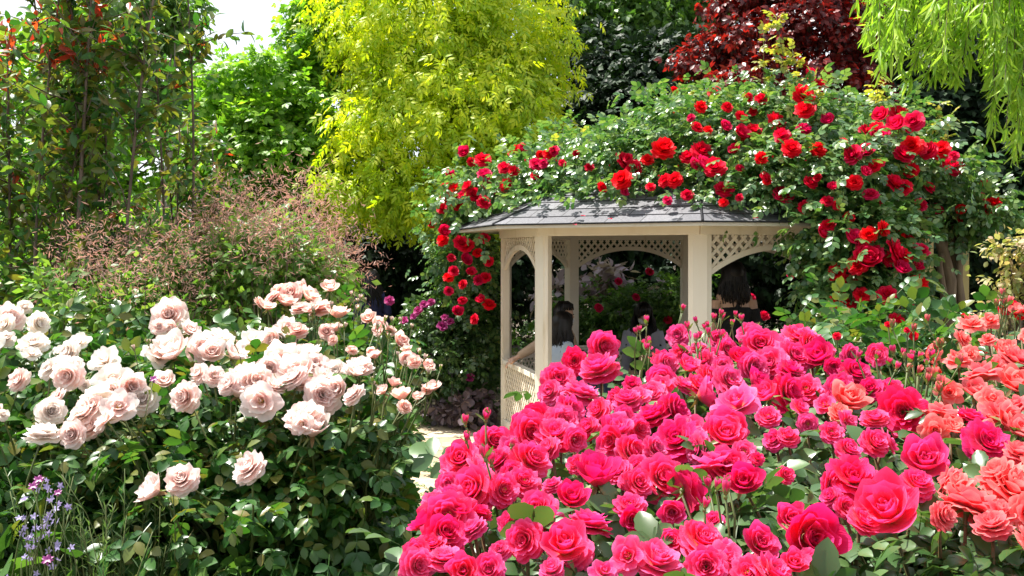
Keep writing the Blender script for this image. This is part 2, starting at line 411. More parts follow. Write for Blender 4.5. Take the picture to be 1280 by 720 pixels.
V_APRI = variants('rose_bloom', P_APRI, [(CUP, 0), (OPEN, 0)], 6, 5, ruffle=.03)
V_WHITE = variants('rose_bloom', P_WHITE, [(OPEN, 0), (FLAT, 0), (LOWO, 1)], 7, 6, ruffle=.045)
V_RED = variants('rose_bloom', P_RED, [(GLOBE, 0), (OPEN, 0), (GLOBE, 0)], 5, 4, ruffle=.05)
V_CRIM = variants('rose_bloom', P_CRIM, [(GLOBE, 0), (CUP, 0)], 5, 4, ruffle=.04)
V_MAG = variants('rose_bloom', P_MAG, [(LOWO, 0), (GLOBE, 0)], 4, 4, ruffle=.03)
B_PINK = bud_mesh('rosebud', 3, [P_PINK, sepal]); B_CORAL = bud_mesh('rosebud', 4, [P_CORAL, sepal])
B_PALE = bud_mesh('rosebud', 5, [P_APRI, sepal]); B_RED = bud_mesh('rosebud', 6, [P_RED, sepal])

def rot_to(axis, spin):
    z = unit(np.asarray(axis, float)); a = np.array([1., 0, 0]) if abs(z[0]) < .8 else np.array([0, 1., 0])
    x = unit(np.cross(a, z)); y = np.cross(z, x); M = np.stack([x, y, z], 1)
    return M@rotz(spin)
from mathutils import Matrix
def set_tf(o, M, p, s, root):
    off = np.array(root.location)
    m = np.eye(4); m[:3, :3] = M*s; m[:3, 3] = np.asarray(p)-off
    o.matrix_local = Matrix(m.tolist())
def bloom(root, mesh, p, axis, s, name='rose_bloom'):
    o = bpy.data.objects.new(name, mesh); C.objects.link(o); o.parent = root
    sp = rng.uniform(0, 6.28)
    sq = np.array([rng.uniform(.9, 1.08), rng.uniform(.9, 1.08), rng.uniform(.85, 1.12)])
    set_tf(o, rot_to(axis, sp)@np.diag(sq), p, s, root); return o

class Bulk:
    """blooms beyond the hundred nearest gather in one part"""
    def __init__(s): s.cache = {}; s.g = {}
    def add(s, me, p, axis, sc):
        if me.name not in s.cache:
            V = np.zeros(len(me.vertices)*3); me.vertices.foreach_get('co', V); V = V.reshape(-1, 3)
            F_ = [tuple(p_.vertices) for p_ in me.polygons]; mi = np.array([p_.material_index for p_ in me.polygons])
            T = {}; 
            for k in set(mi): T[k] = (np.array([f for f, m in zip(F_, mi) if m == k and len(f) == 3]).reshape(-1, 3), np.array([f for f, m in zip(F_, mi) if m == k and len(f) == 4]).reshape(-1, 4))
            uv = np.zeros((len(V), 2)); ul = me.uv_layers[0].data; li = np.zeros(len(me.loops), int); me.loops.foreach_get('vertex_index', li)
            uu = np.zeros(len(me.loops)*2); ul.foreach_get('uv', uu); uv[li] = uu.reshape(-1, 2)
            s.cache[me.name] = (V, T, uv, list(me.materials))
        V, T, uv, mats = s.cache[me.name]
        key = mats[0].name
        if key not in s.g: s.g[key] = (Geo(), mats)
        g = s.g[key][0]; W = V@(rot_to(axis, rng.uniform(0, 6.28))*sc).T+np.asarray(p)
        base = g.n; first = True
        for k, (t, q) in T.items():
            if first: g.add(W, T=t if len(t) else None, Q=q if len(q) else None, mat=int(k), uv=uv); first = False
            else:
                if len(t): g.T.append(t+base); g.tm.append(np.full(len(t), int(k)))
                if len(q): g.Q.append(q+base); g.qm.append(np.full(len(q), int(k)))
    def flush(s, root, name='distant_blooms'):
        for g, mats in s.g.values():
            o = rel(g, root).build(name, mats, root); o['kind'] = 'stuff'
# ------------------------------------------------------------------ leaf colours
L_PINKB = leafmat('rose_leaf_sage', [(.035, .085, .025), (.06, .13, .04), (.11, .19, .065), (.05, .09, .025)], .27, rough=.33, spec=.55)
L_CORB = leafmat('rose_leaf_dark', [(.03, .075, .022), (.05, .11, .03), (.09, .15, .04)], .25, rough=.3, spec=.6)
L_PALEB = leafmat('rose_leaf_green', [(.018, .070, .014), (.035, .115, .02), (.08, .18, .035), (.16, .14, .03)], .34, rough=.36, spec=.45)
L_CLIMB = leafmat('climber_leaf', [(.035, .10, .028), (.07, .17, .05), (.14, .24, .085), (.20, .28, .08)], .32, rough=.32, spec=.6)
L_GOLD = leafmat('golden_leaf', [(.42, .58, .02), (.62, .70, .02), (.78, .78, .04), (.28, .48, .02)], .52, (1.15, 1.15, .4), rough=.5, patch=.45, pcol=(.20, .40, .02), pscale=1.3)
L_BRIGHT = leafmat('bright_leaf', [(.09, .22, .02), (.16, .33, .03), (.28, .44, .05)], .48, (1.5, 1.6, .6), rough=.45)
L_MIDG = leafmat('mid_leaf', [(.04, .10, .02), (.07, .16, .03), (.14, .24, .04)], .38, rough=.42)
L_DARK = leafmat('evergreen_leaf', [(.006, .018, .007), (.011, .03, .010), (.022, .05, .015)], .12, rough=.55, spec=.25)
L_REDL = leafmat('red_leaf', [(.04, .010, .010), (.10, .012, .012), (.28, .022, .015), (.05, .020, .015)], .42, (2.0, .9, .7), rough=.4)
L_PHOT = leafmat('photinia_leaf', [(.025, .09, .018), (.05, .15, .025), (.14, .23, .035), (.14, .12, .025), (.05, .12, .022)], .46, rough=.34)
L_NEWR = leafmat('new_red_leaf', [(.35, .04, .02), (.5, .07, .02), (.42, .14, .03)], .4, (1.6, 1.1, .8))
L_WILL = leafmat('willow_leaf', [(.20, .38, .04), (.30, .48, .05), (.42, .56, .08)], .48, (1.3, 1.4, .6), rough=.42)
L_SMOKE = leafmat('smoke_leaf', [(.07, .16, .03), (.13, .26, .04), (.22, .30, .07)], .42)
L_PLUME = leafmat('smoke_plume', [(.44, .25, .20), (.52, .32, .26), (.34, .19, .15)], .4, (1.2, 1.0, .9), rough=.8)
L_GREY = leafmat('grey_leaf', [(.16, .22, .13), (.22, .28, .18), (.10, .16, .08)], .25, rough=.6)
L_STRAP = leafmat('strap_leaf', [(.03, .09, .018), (.05, .13, .025), (.08, .18, .04)], .3, rough=.45)
L_GROUND = leafmat('ground_leaf', [(.035, .09, .02), (.06, .14, .03), (.10, .2, .04)], .3, rough=.45)
L_PURP = leafmat('purple_leaf', [(.10, .07, .09), (.17, .12, .15), (.24, .18, .2)], .2, rough=.5)
L_LILAC = leafmat('lilac_leaf', [(.30, .22, .30), (.42, .34, .42), (.2, .14, .18)], .3, rough=.5)
L_VARI = leafmat('variegated_leaf', [(.20, .24, .07), (.40, .38, .18), (.50, .34, .24), (.14, .2, .05)], .35)
F_LAV = leafmat('lavender_petal', [(.30, .26, .50), (.38, .33, .60), (.42, .36, .58)], .35, (1.1, 1, 1.1), rough=.6)
BARK = surf('bark_brown', (.07, .05, .035), (.16, .12, .085), 14, .9, .8, .01, stretch=(1, 1, .25))
BARKG = surf('bark_grey', (.16, .14, .11), (.34, .31, .26), 12, .9, .7, .01, stretch=(1, 1, .3))
BARKT = surf('bark_tan', (.10, .07, .045), (.22, .16, .10), 18, .9, .9, .012, stretch=(1, 1, .2))
CANE = surf('rose_cane', (.06, .075, .02), (.14, .06, .025), 9, .6, .2)
CANEG = surf('green_cane', (.06, .10, .025), (.12, .13, .04), 9, .55, .2)

# ------------------------------------------------------------------ world, sun, camera
w = bpy.data.worlds.new('World'); scene.world = w; w.use_nodes = True; nt = w.node_tree; nt.nodes.clear()
SUN_EL, SUN_DIR = 64.0, np.array([-.62, .40])      # direction on the ground pointing towards the sun
az = math.atan2(SUN_DIR[0], SUN_DIR[1])
sky = nt.nodes.new('ShaderNodeTexSky'); sky.sky_type = 'NISHITA'; sky.sun_disc = False
sky.sun_elevation = math.radians(SUN_EL); sky.sun_rotation = az % (2*PI); sky.dust_density = 2.5; sky.air_density = 1.1
tc = nt.nodes.new('ShaderNodeTexCoord'); nz = nt.nodes.new('ShaderNodeTexNoise'); nz.inputs['Scale'].default_value = 2.2; nz.inputs['Detail'].default_value = 6
nt.links.new(tc.outputs['Generated'], nz.inputs['Vector'])
cr = ramp(nt, [(.34, (.25, .25, .25)), (.58, (1, 1, 1))]); nt.links.new(nz.outputs[0], cr.inputs[0])
cl = mixc(nt, sky.outputs[0], (5.6, 5.8, 6.1), cr.outputs[0])
bg = nt.nodes.new('ShaderNodeBackground'); bg.inputs[1].default_value = .10
nt.links.new(cl, bg.inputs[0]); wo = nt.nodes.new('ShaderNodeOutputWorld'); nt.links.new(bg.outputs[0], wo.inputs[0])
sl = bpy.data.lights.new('sun', 'SUN'); sl.energy = 5.0; sl.angle = math.radians(.6); sl.color = (1, .955, .88)
so = bpy.data.objects.new('sun', sl); C.objects.link(so)
el = math.radians(SUN_EL); sd = unit(np.append(unit(SUN_DIR)*math.cos(el), math.sin(el)))
from mathutils import Vector
so.rotation_euler = Vector((-sd).tolist()).to_track_quat('-Z', 'Y').to_euler()
cam = bpy.data.cameras.new('camera'); co = bpy.data.objects.new('camera', cam); C.objects.link(co)
co.location = (0, 0, CAMZ); co.rotation_euler = (PI/2, 0, 0); cam.lens = 36*F/1280; cam.shift_y = -(360-HZ)/1280; cam.clip_end = 500
scene.camera = co
vs = scene.view_settings; vs.view_transform = 'Standard'; vs.look = 'None'; vs.exposure = 1.28; vs.gamma = 1
scene.cycles.max_bounces = 10; scene.cycles.diffuse_bounces = 6; scene.cycles.glossy_bounces = 2
scene.cycles.transmission_bounces = 6; scene.cycles.use_denoising = True; scene.cycles.sample_clamp_indirect = 6

# ------------------------------------------------------------------ setting
def ground_z(x, y):
    x = np.asarray(x, float); y = np.asarray(y, float)
    def sm(a, b, t): t = np.clip((t-a)/(b-a), 0, 1); return t*t*(3-2*t)
    left = sm(-.15, -.75, x)*(1-sm(4.6, 6.0, y))
    right = sm(-.05, .35, x)*(1-sm(4.0, 5.2, y))*.55
    return .42*left+.42*right
xs = np.unique(np.concatenate([np.linspace(-90, -8, 12), np.linspace(-8, 8, 81), np.linspace(8, 90, 12)]))
ys = np.unique(np.concatenate([np.linspace(-60, -3, 8), np.linspace(-3, 16, 96), np.linspace(16, 140, 14)]))
X, Y = np.meshgrid(xs, ys); Z = ground_z(X, Y)+.012*np.sin(X*5.1+Y*2)*np.cos(Y*4.3)
nx = len(xs); Q = [[j*nx+i, j*nx+i+1, (j+1)*nx+i+1, (j+1)*nx+i] for j in range(len(ys)-1) for i in range(nx-1)]
soil = surf('soil', (.035, .025, .016), (.10, .075, .05), 7, .95, .9, .04, c3=(.06, .07, .03))
gnd = Geo().add(np.stack([X, Y, Z-.03], 2).reshape(-1, 3), Q=Q).build('ground', soil); tag(gnd, kind='structure')

def paver_mat():
    m, nt, out = newmat('paver_stone'); L = nt.links
    tc = nt.nodes.new('ShaderNodeTexCoord')
    vo = nt.nodes.new('ShaderNodeTexVoronoi'); vo.feature = 'DISTANCE_TO_EDGE'; vo.inputs['Scale'].default_value = 2.6
    vc = nt.nodes.new('ShaderNodeTexVoronoi'); vc.inputs['Scale'].default_value = 2.6
    nz = nt.nodes.new('ShaderNodeTexNoise'); nz.inputs['Scale'].default_value = 14; nz.inputs['Detail'].default_value = 8
    for n in (vo, vc, nz): L.new(tc.outputs['Object'], n.inputs['Vector'])
    r = ramp(nt, [(.0, (.36, .27, .17)), (.5, (.46, .36, .24)), (1, (.52, .43, .30))])
    sx = nt.nodes.new('ShaderNodeSeparateXYZ'); L.new(vc.outputs['Color'], sx.inputs[0]); L.new(sx.outputs[0], r.inputs[0])
    rn = ramp(nt, [(.3, (.75, .75, .75)), (.7, (1.1, 1.1, 1.1))]); L.new(nz.outputs[0], rn.inputs[0])
    c = mixc(nt, r.outputs[0], rn.outputs[0], 1.0, 'MULTIPLY')
    rj = ramp(nt, [(.012, (1, 1, 1)), (.03, (0, 0, 0))]); L.new(vo.outputs['Distance'], rj.inputs[0])
    c = mixc(nt, c, (.20, .15, .10), rj.outputs[0])
    p = nt.nodes.new('ShaderNodeBsdfPrincipled'); p.inputs['Roughness'].default_value = .85; L.new(c, p.inputs['Base Color'])
    b = nt.nodes.new('ShaderNodeBump'); b.inputs['Strength'].default_value = .4; b.inputs['Distance'].default_value = .01
    rb = ramp(nt, [(.01, (0, 0, 0)), (.04, (1, 1, 1))]); L.new(vo.outputs['Distance'], rb.inputs[0])
    L.new(rb.outputs[0], b.inputs['Height']); L.new(b.outputs[0], p.inputs['Normal']); L.new(p.outputs[0], out.inputs[0])
    return m
PAVE = paver_mat()
GC = np.array([1.94, 10.3]); GR = 2.06
pth = [(-1.25, 6.2), (.1, 6.0), (1.2, 6.6), (3.2, 7.0), (4.6, 8.4), (4.8, 11.2), (3.4, 13.2), (1.0, 13.4), (-.9, 12.6), (-2.6, 13.6), (-6.5, 13.9), (-6.5, 12.4), (-3.0, 12.2), (-1.25, 10.6), (-1.0, 9.0), (-1.35, 7.6)]
def smooth_poly(P, k=6):
    P = np.array(P, float); n = len(P); out = []
    for i in range(n):
        p0, p1, p2, p3 = P[i-1], P[i], P[(i+1) % n], P[(i+2) % n]
        for t in np.linspace(0, 1, k, endpoint=False):
            out.append(.5*((2*p1)+(-p0+p2)*t+(2*p0-5*p1+4*p2-p3)*t*t+(-p0+3*p1-3*p2+p3)*t**3))
    return np.array(out)
import bmesh
def poly_sheet(name, P, z0, z1, mat):
    bm = bmesh.new(); vs_ = [bm.verts.new((p[0], p[1], z1)) for p in P]; f = bm.faces.new(vs_)
    r = bmesh.ops.extrude_face_region(bm, geom=[f])
    for v in r['geom']:
        if isinstance(v, bmesh.types.BMVert): v.co.z = z0
    bmesh.ops.recalc_face_normals(bm, faces=bm.faces); bmesh.ops.triangulate(bm, faces=bm.faces)
    me = bpy.data.meshes.new(name); bm.to_mesh(me); bm.free()
    return link(name, me, mat)
tag(poly_sheet('path', smooth_poly(pth), -.06, .02, PAVE), kind='structure')

# ------------------------------------------------------------------ gazebo
def paint_mat():
    m, nt, out = newmat('cream_paint'); L = nt.links
    tc = nt.nodes.new('ShaderNodeTexCoord'); nz = nt.nodes.new('ShaderNodeTexNoise'); nz.inputs['Scale'].default_value = 5; nz.inputs['Detail'].default_value = 7
    mp = nt.nodes.new('ShaderNodeMapping'); mp.inputs['Scale'].default_value = (1.4, 1.4, .35); L.new(tc.outputs['Object'], mp.inputs[0]); L.new(mp.outputs[0], nz.inputs['Vector'])
    r = ramp(nt, [(.22, (.68, .59, .44)), (.42, (.82, .75, .63)), (.75, (.85, .79, .68))]); L.new(nz.outputs[0], r.inputs[0])
    p = nt.nodes.new('ShaderNodeBsdfPrincipled'); p.inputs['Roughness'].default_value = .55; L.new(r.outputs[0], p.inputs['Base Color'])
    b = nt.nodes.new('ShaderNodeBump'); b.inputs['Strength'].default_value = .15; b.inputs['Distance'].default_value = .004
    L.new(nz.outputs[0], b.inputs['Height']); L.new(b.outputs[0], p.inputs['Normal']); L.new(p.outputs[0], out.inputs[0]); return m
CREAM = paint_mat()
def shingle_mat():
    m, nt, out = newmat('slate_shingle'); L = nt.links
    uv = nt.nodes.new('ShaderNodeUVMap'); br = nt.nodes.new('ShaderNodeTexBrick')
    br.inputs['Scale'].default_value = 1; br.inputs['Brick Width'].default_value = .33; br.inputs['Row Height'].default_value = .145
    br.inputs['Mortar Size'].default_value = .006; br.offset = .5
    br.inputs['Color1'].default_value = (.10, .10, .115, 1); br.inputs['Color2'].default_value = (.17, .17, .19, 1); br.inputs['Mortar'].default_value = (.03, .03, .035, 1)
    L.new(uv.outputs[0], br.inputs['Vector'])
    tc = nt.nodes.new('ShaderNodeTexCoord'); nz = nt.nodes.new('ShaderNodeTexNoise'); nz.inputs['Scale'].default_value = 60; nz.inputs['Detail'].default_value = 5; L.new(tc.outputs['Object'], nz.inputs['Vector'])
    rn = ramp(nt, [(.3, (.7, .7, .7)), (.7, (1.35, 1.35, 1.3))]); L.new(nz.outputs[0], rn.inputs[0])
    c = mixc(nt, br.outputs[0], rn.outputs[0], 1.0, 'MULTIPLY')
    p = nt.nodes.new('ShaderNodeBsdfPrincipled'); p.inputs['Roughness'].default_value = .8; L.new(c, p.inputs['Base Color'])
    b = nt.nodes.new('ShaderNodeBump'); b.inputs['Strength'].default_value = .5; b.inputs['Distance'].default_value = .004
    L.new(nz.outputs[0], b.inputs['Height']); L.new(b.outputs[0], p.inputs['Normal']); L.new(p.outputs[0], out.inputs[0]); return m
SHING = shingle_mat()
gz = empty('gazebo', (GC[0], GC[1], 0), 'cream painted octagonal wooden gazebo with lattice arches and grey shingle roof under climbing roses', 'gazebo')
ang = np.radians(180-9+45*np.arange(8)); PO = np.stack([GR*np.cos(ang), GR*np.sin(ang)], 1)     # local
ZB, ZT, RAIL = 2.15, 2.27, .83
floor = Geo().prism([(2.16*math.cos(a), 2.16*math.sin(a)) for a in ang], -.02, .06).build('floor_slab', PAVE, gz, smooth=False)
def face(i):
    a, b = PO[i], PO[(i+1) % 8]; L_ = np.linalg.norm(b-a); s = (b-a)/L_; n = np.array([s[1], -s[0]])
    if np.dot(n, (a+b)/2) < 0: n = -n
    return a, b, L_, s, n
def fpt(fc, s, o, z): a, b, L_, sv, n = fc; p = a+sv*s+n*o; return np.array([p[0], p[1], z])
def fbox(g, fc, s0, s1, z0, z1, o0, o1, mat=0):
    V = [fpt(fc, s, o, z) for s in (s0, s1) for o in (o0, o1) for z in (z0, z1)]
    return g.add(V, Q=[[0, 1, 3, 2], [4, 6, 7, 5], [0, 4, 5, 1], [2, 3, 7, 6], [0, 2, 6, 4], [1, 5, 7, 3]], mat=mat)
def bevel(o, wd=.004):
    m = o.modifiers.new('bevel', 'BEVEL'); m.width = wd; m.segments = 2; m.limit_method = 'ANGLE'; return o
for i in range(8):      # posts: a core and two face boards
    a = ang[i]; R = rotz(a)
    g = Geo(); g.box((PO[i][0]*.985, PO[i][1]*.985, (.06+ZT)/2), (.10, .13, ZT-.06), R)
    f1 = face(i); f0 = face((i-1) % 8)
    fbox(g, f1, .028, .095, .06, ZB, -.045, .034); fbox(g, f0, f0[2]-.095, f0[2]-.028, .06, ZB, -.045, .034)
    bevel(g.build('post', CREAM, gz, smooth=False))
ZL = ZB-.01
def lattice(fc, s0, s1, zlo, zhi, inside, pitch, wd, slope=1.0):
    g = Geo(); th = .007
    for sg, oo in ((1, .004), (-1, -.006)):
        run = (zhi-zlo)/slope; c = s0-run
        while c < s1+run:
            pts = []
            for t in np.linspace(0, 1, 90):
                s = (c+t*run) if sg > 0 else (c+run-t*run); z = zlo+t*(zhi-zlo)
                pts.append((s, z, s0 < s < s1 and inside(s, z)))
            k = 0
            while k < 90:
                if pts[k][2]:
                    j = k
                    while j+1 < 90 and pts[j+1][2]: j += 1
                    if j-k >= 2:
                        (sa, za, _), (sb, zb, _) = pts[k], pts[j]
                        dx, dz = sb-sa, zb-za; L_ = math.hypot(dx, dz); px_, pz_ = -dz/L_*wd/2, dx/L_*wd/2
                        V = []
                        for o in (oo-th/2, oo+th/2):
                            for (s, z, q) in ((sa, za, 1), (sb, zb, 1), (sb, zb, -1), (sa, za, -1)): V.append(fpt(fc, s+px_*q, o, z+pz_*q))
                        g.add(V, Q=[[0, 1, 2, 3], [7, 6, 5, 4], [0, 4, 5, 1], [1, 5, 6, 2], [2, 6, 7, 3], [3, 7, 4, 0]])
                    k = j
                k += 1
            c += pitch
    return g
for i in range(8):
    fc = face(i); L_ = fc[2]; m0, m1 = .095, L_-.095
    g = fbox(Geo(), fc, -.01, L_+.01, ZB, ZT, -.05, .045); fbox(g, fc, -.012, L_+.012, ZT-.035, ZT, .0455, .075)
    beam_ = bevel(g.build('top_beam', CREAM, gz, smooth=False))
    if i == 1: continue                      # the entrance has neither arch nor rail
    mid, hw = (m0+m1)/2, (m1-m0)/2
    zs, rise, pk = 1.80, .20, .0
    def arch(s, k=0.0): q = min(1, abs(s-mid)/(hw)); return zs+k+rise*math.sqrt(max(0, 1-q**2))*1.0+0*pk
    def arch(s, k=0.0): q = min(1, abs(s-mid)/hw); return zs+k+(rise+.02)*(1-q**2.2)
    g = Geo(); V = []; n = 22; bw = .05
    for j in range(n+1):
        s = m0+(m1-m0)*j/n; z = arch(s)
        for o in (-.016, .020):
            V += [fpt(fc, s, o, z), fpt(fc, s, o, z+bw)]
    Qs = []
    for j in range(n):
        b = j*4; c = b+4
        Qs += [[b, c, c+1, b+1], [b+2, b+3, c+3, c+2], [b, b+2, c+2, c], [b+1, c+1, c+3, b+3]]
    g.add(V, Q=Qs); rib_ = g.build('arch_rib', CREAM, gz, smooth=False)
    lattice(fc, m0, m1, zs, ZB, lambda s, z: z > arch(s)+bw*.8 and z < ZB, .085, .026, 1.15).build('upper_lattice', CREAM, rib_, smooth=False)
    g = Geo(); fbox(g, fc, m0, m1, RAIL-.05, RAIL, -.045, .04); fbox(g, fc, m0+.001, m1-.001, .10, .17, -.03, .03)
    fbox(g, fc, m0, m0+.035, .172, RAIL-.052, -.022, .022); fbox(g, fc, m1-.035, m1, .172, RAIL-.052, -.022, .022)
    rail_ = bevel(g.build('rail', CREAM, gz, smooth=False))
    lattice(fc, m0+.035, m1-.035, .17, RAIL-.05, lambda s, z: .17 < z < RAIL-.05, .078, .024, 1.3).build('lower_lattice', CREAM, rail_, smooth=False)
    if i in (3, 4, 5, 6, 7, 0):          # built-in bench along the closed faces
        dk = surf('bench_wood', (.10, .03, .025), (.2, .07, .05), 8, .45, .2, stretch=(1, 1, 1)) if 'bw_' not in MATS else MATS['bw_']; MATS['bw_'] = dk
        g = Geo()
        for q in range(4):
            o = -.12-.09*q; sh = abs(o)*math.tan(PI/8); fbox(g, fc, .02+sh, L_-.02-sh, .42, .45, o-.08, o)
        fbox(g, fc, L_/2-.03, L_/2+.03, .06, .418, -.42, -.14)
        g.build('bench', dk, gz, smooth=False)
EO, ZE, ZA = 1.27, 2.235, 3.33                      # roof: eight shingled slopes in stepped courses
slopes = 8; NC = 15
for i in range(slopes):
    a0, a1 = ang[i], ang[(i+1) % 8]; g = Geo()
    e0 = np.array([math.cos(a0), math.sin(a0)])*GR*EO; e1 = np.array([math.cos(a1), math.sin(a1)])*GR*EO
    for c in range(NC):
        t0 = max(0, c/NC-.006); t1 = min(.985, (c+1)/NC+.02)
        def pt(e, t, lift): return np.array([e[0]*(1-t), e[1]*(1-t), ZE+(ZA-ZE)*t+lift])
        ov = .0 if c else .0
        V = [pt(e0, t0, .018), pt(e1, t0, .018), pt(e1, t1, .008), pt(e0, t1, .008), pt(e0, t0, .010), pt(e1, t0, .010)]
        Lr = np.linalg.norm(e1-e0); h = (1/NC)*math.hypot(GR*EO, ZA-ZE)
        y0 = c*.145+.002; uv = [(-Lr*(1-t0)/2, y0), (Lr*(1-t0)/2, y0), (Lr*(1-t1)/2, y0+.14), (-Lr*(1-t1)/2, y0+.14), (-Lr/2, y0), (Lr/2, y0)]
        g.add(V, Q=[[0, 1, 2, 3], [4, 5, 1, 0]], uv=np.array(uv)+np.array([i*.7, 0]))
    slope_ = g.build('roof_slope', SHING, gz, smooth=False)
    g = Geo()          # soffit boards and fascia under each slope
    b0, b1 = PO[i]*.99, PO[(i+1) % 8]*.99; k = .985
    V = [(*(e0*k), ZE+.006), (*(e1*k), ZE+.006), (*b1, ZE+.034), (*b0, ZE+.034), (*(e0*k), ZE-.022), (*(e1*k), ZE-.022), (*b1, ZE+.012), (*b0, ZE+.012)]
    g.add(V, Q=[[0, 1, 2, 3], [7, 6, 5, 4], [0, 4, 5, 1], [1, 5, 6, 2], [2, 6, 7, 3], [3, 7, 4, 0]])
    g.build('soffit_board', CREAM, slope_, smooth=False)
    g = Geo(); g.tube([(*(e0*(1.0)), ZE+.018), (0, 0, ZA+.015)], .012, 5); g.build('ridge_cap', SHING, slope_)
    g = Geo(); g.tube([(*(PO[i]*.97), ZT-.03), (0, 0, ZA-.06)], .03, 4); g.build('rafter', CREAM, gz)

# trellis of plain timber beside the gazebo
tr = empty('rose_trellis', (3.95, 9.0, 0), 'pale weathered timber trellis frame almost buried in red climbing roses right of the gazebo', 'trellis')
TIM = surf('weathered_timber', (.42, .33, .12), (.6, .5, .25), 6, .75, .3, .004, stretch=(1, 1, .3))
for x in (3.62, 4.25):
    pass
p0, p1 = at(1118, 292, 8.9), at(1172, 290, 8.9)
for x in (p0[0]+.03, p1[0]+.25):
    g = Geo(); g.box((x, 8.95, 1.08), (.09, .09, 2.16)); bevel(rel(g, tr).build('post', TIM, tr, smooth=False))
    g = Geo(); g.box((x, 9.7, 1.08), (.09, .09, 2.16)); bevel(rel(g, tr).build('post', TIM, tr, smooth=False))
for y in (8.95, 9.7):
    g = Geo(); g.box(((p0[0]+p1[0])/2+.1, y, 2.21), (1.05, .06, .10)); bevel(rel(g, tr).build('beam', TIM, tr, smooth=False))
for k in range(4):
    g = Geo(); g.box((p0[0]+.03+k*.21, 9.32, 2.285), (.04, 1.0, .045)); bevel(rel(g, tr).build('slat', TIM, tr, smooth=False))

# ------------------------------------------------------------------ plants
def canes(root, base, tops, mat, r0=.009, r1=.0035, bend=.16, name='canes', seg=5, fan=.25):
    g = Geo(); base = np.array(base, float)
    for t in tops:
        t = np.asarray(t, float); b = base.copy(); b[:2] += rng.normal(0, fan, 2); b[2] = float(ground_z(b[0], b[1]))-.03
        m = b*.35+t*.65; m[:2] += rng.normal(0, .05, 2); m[2] = b[2]+(t[2]-b[2])*.55
        P = limb_path(b, m, bend, 4); P = np.concatenate([P, limb_path(m, t, .1, 4)[1:]])
        g.tube(P, np.linspace(r0, r1, len(P)), seg)
    return rel(g, root).build(name, mat, root)

def shrub(name, label, cat, base, blobs, n, tpl, size, lm, bark=BARK, group=None, stems=14, **kw):
    root = empty(name, base, label, cat, group)
    g = Geo(); cc = cloud(g, blobs, n, tpl, size, **kw)
    rel(g, root).build('foliage', lm, root)
    idx = rng.choice(len(cc), min(stems, len(cc)), replace=False)
    canes(root, base, cc[idx], bark, .012, .004, name='stems', fan=.12)
    return root

def tree(name, label, base, top, r0, blobs, n, tpl, size, lm, bark=BARK, group=None, limbs=None, twig=60, cat='tree', lean=(0, 0), **kw):
    root = empty(name, base, label, cat, group); base = np.array(base, float)
    top = np.array([base[0]+lean[0], base[1]+lean[1], top])
    g = Geo(); P = limb_path(base-np.array([0, 0, .1]), top, .05, 9); g.tube(P, np.linspace(r0, r0*.3, 9)*np.r_[1.35, np.ones(8)], 10)
    gc = Geo(); cc = cloud(gc, blobs, n, tpl, size, **kw)
    for b in blobs:
        c = np.array(b[:3]); zt = np.clip(c[2]-abs(b[5])*.7, P[2][2], P[-1][2]); k = int(np.argmin(abs(P[:, 2]-zt)))
        pp = limb_path(P[k], c, .1, 6, -.05); g.tube(pp, np.linspace(r0*.45, r0*.12, 6), 7)
        near = cc[np.argsort(((cc-c)**2).sum(1))[:max(3, len(cc)//len(blobs))]]
        for q in near[rng.choice(len(near), min(len(near), max(2, twig//len(blobs))), replace=False)]:
            g.tube(limb_path(pp[rng.integers(2, 6)], q, .12, 5, -.06), np.linspace(r0*.12, .006, 5), 5)
    rel(g, root).build('trunk', bark, root); rel(gc, root).build('crown', lm, root)
    return root

# --- far trees
def B(*a): return in_px(*a)
tree('golden_maple', 'large glowing yellow-green tree with drooping leaves left of the gazebo roof', (-.55, 14.2, 0), 7.0, .13,
     [B(520, 40, 14, 120, 95), B(605, 60, 14.3, 88, 90), B(470, 215, 13.4, 62, 62), B(560, 160, 13.5, 120, 85), B(628, 150, 14, 58, 85), B(520, 250, 13.2, 80, 38), B(600, 230, 13.6, 80, 45), B(560, -60, 14.5, 130, 90), B(470, 110, 14.6, 45, 50), B(668, 90, 14.4, 38, 40), B(440, 250, 13.8, 38, 30)],
     17000, ELDER, .195, L_GOLD, sub=16, droop=.7, up=.5, tight=.42, twig=120, inner=.2)
tree('broadleaf_tree', 'bright green tree with dark leaning trunk immediately left of the golden tree', (-2.9, 14.6, 0), 5.2, .12,
     [B(325, 112, 14.5, 70, 42), B(405, 65, 15, 55, 50), B(340, 190, 14, 85, 62), B(400, 215, 14.3, 40, 70), B(290, 160, 14.6, 45, 50), B(412, 12, 15, 42, 30), B(310, 240, 14, 60, 30)],
     12000, TRI_FAR, .165, L_BRIGHT, sub=12, lean=(.35, 0), twig=90)
tree('broadleaf_tree', 'green tree standing far left behind the slender red-tipped saplings', (-6.2, 15.5, 0), 5.5, .14,
     [B(60, 120, 15.5, 80, 60), B(150, 190, 15, 80, 55), B(200, 110, 16, 60, 50), B(30, 220, 15, 80, 50), B(120, 270, 14.5, 120, 45), B(100, 60, 16, 60, 35)],
     4600, TRI_FAR, .22, L_BRIGHT, sub=11, twig=90)
tree('broadleaf_tree', 'mid green tree rising between the golden tree and the red-leaved tree at the top edge', (1.9, 19, 0), 7.0, .16,
     [B(740, 20, 19, 70, 55), B(800, 30, 19, 60, 50), B(700, -30, 19.5, 60, 50), B(860, 10, 19.5, 50, 40), B(780, -50, 20, 90, 50)],
     7000, TRI_FAR, .24, L_MIDG, sub=12, twig=70)
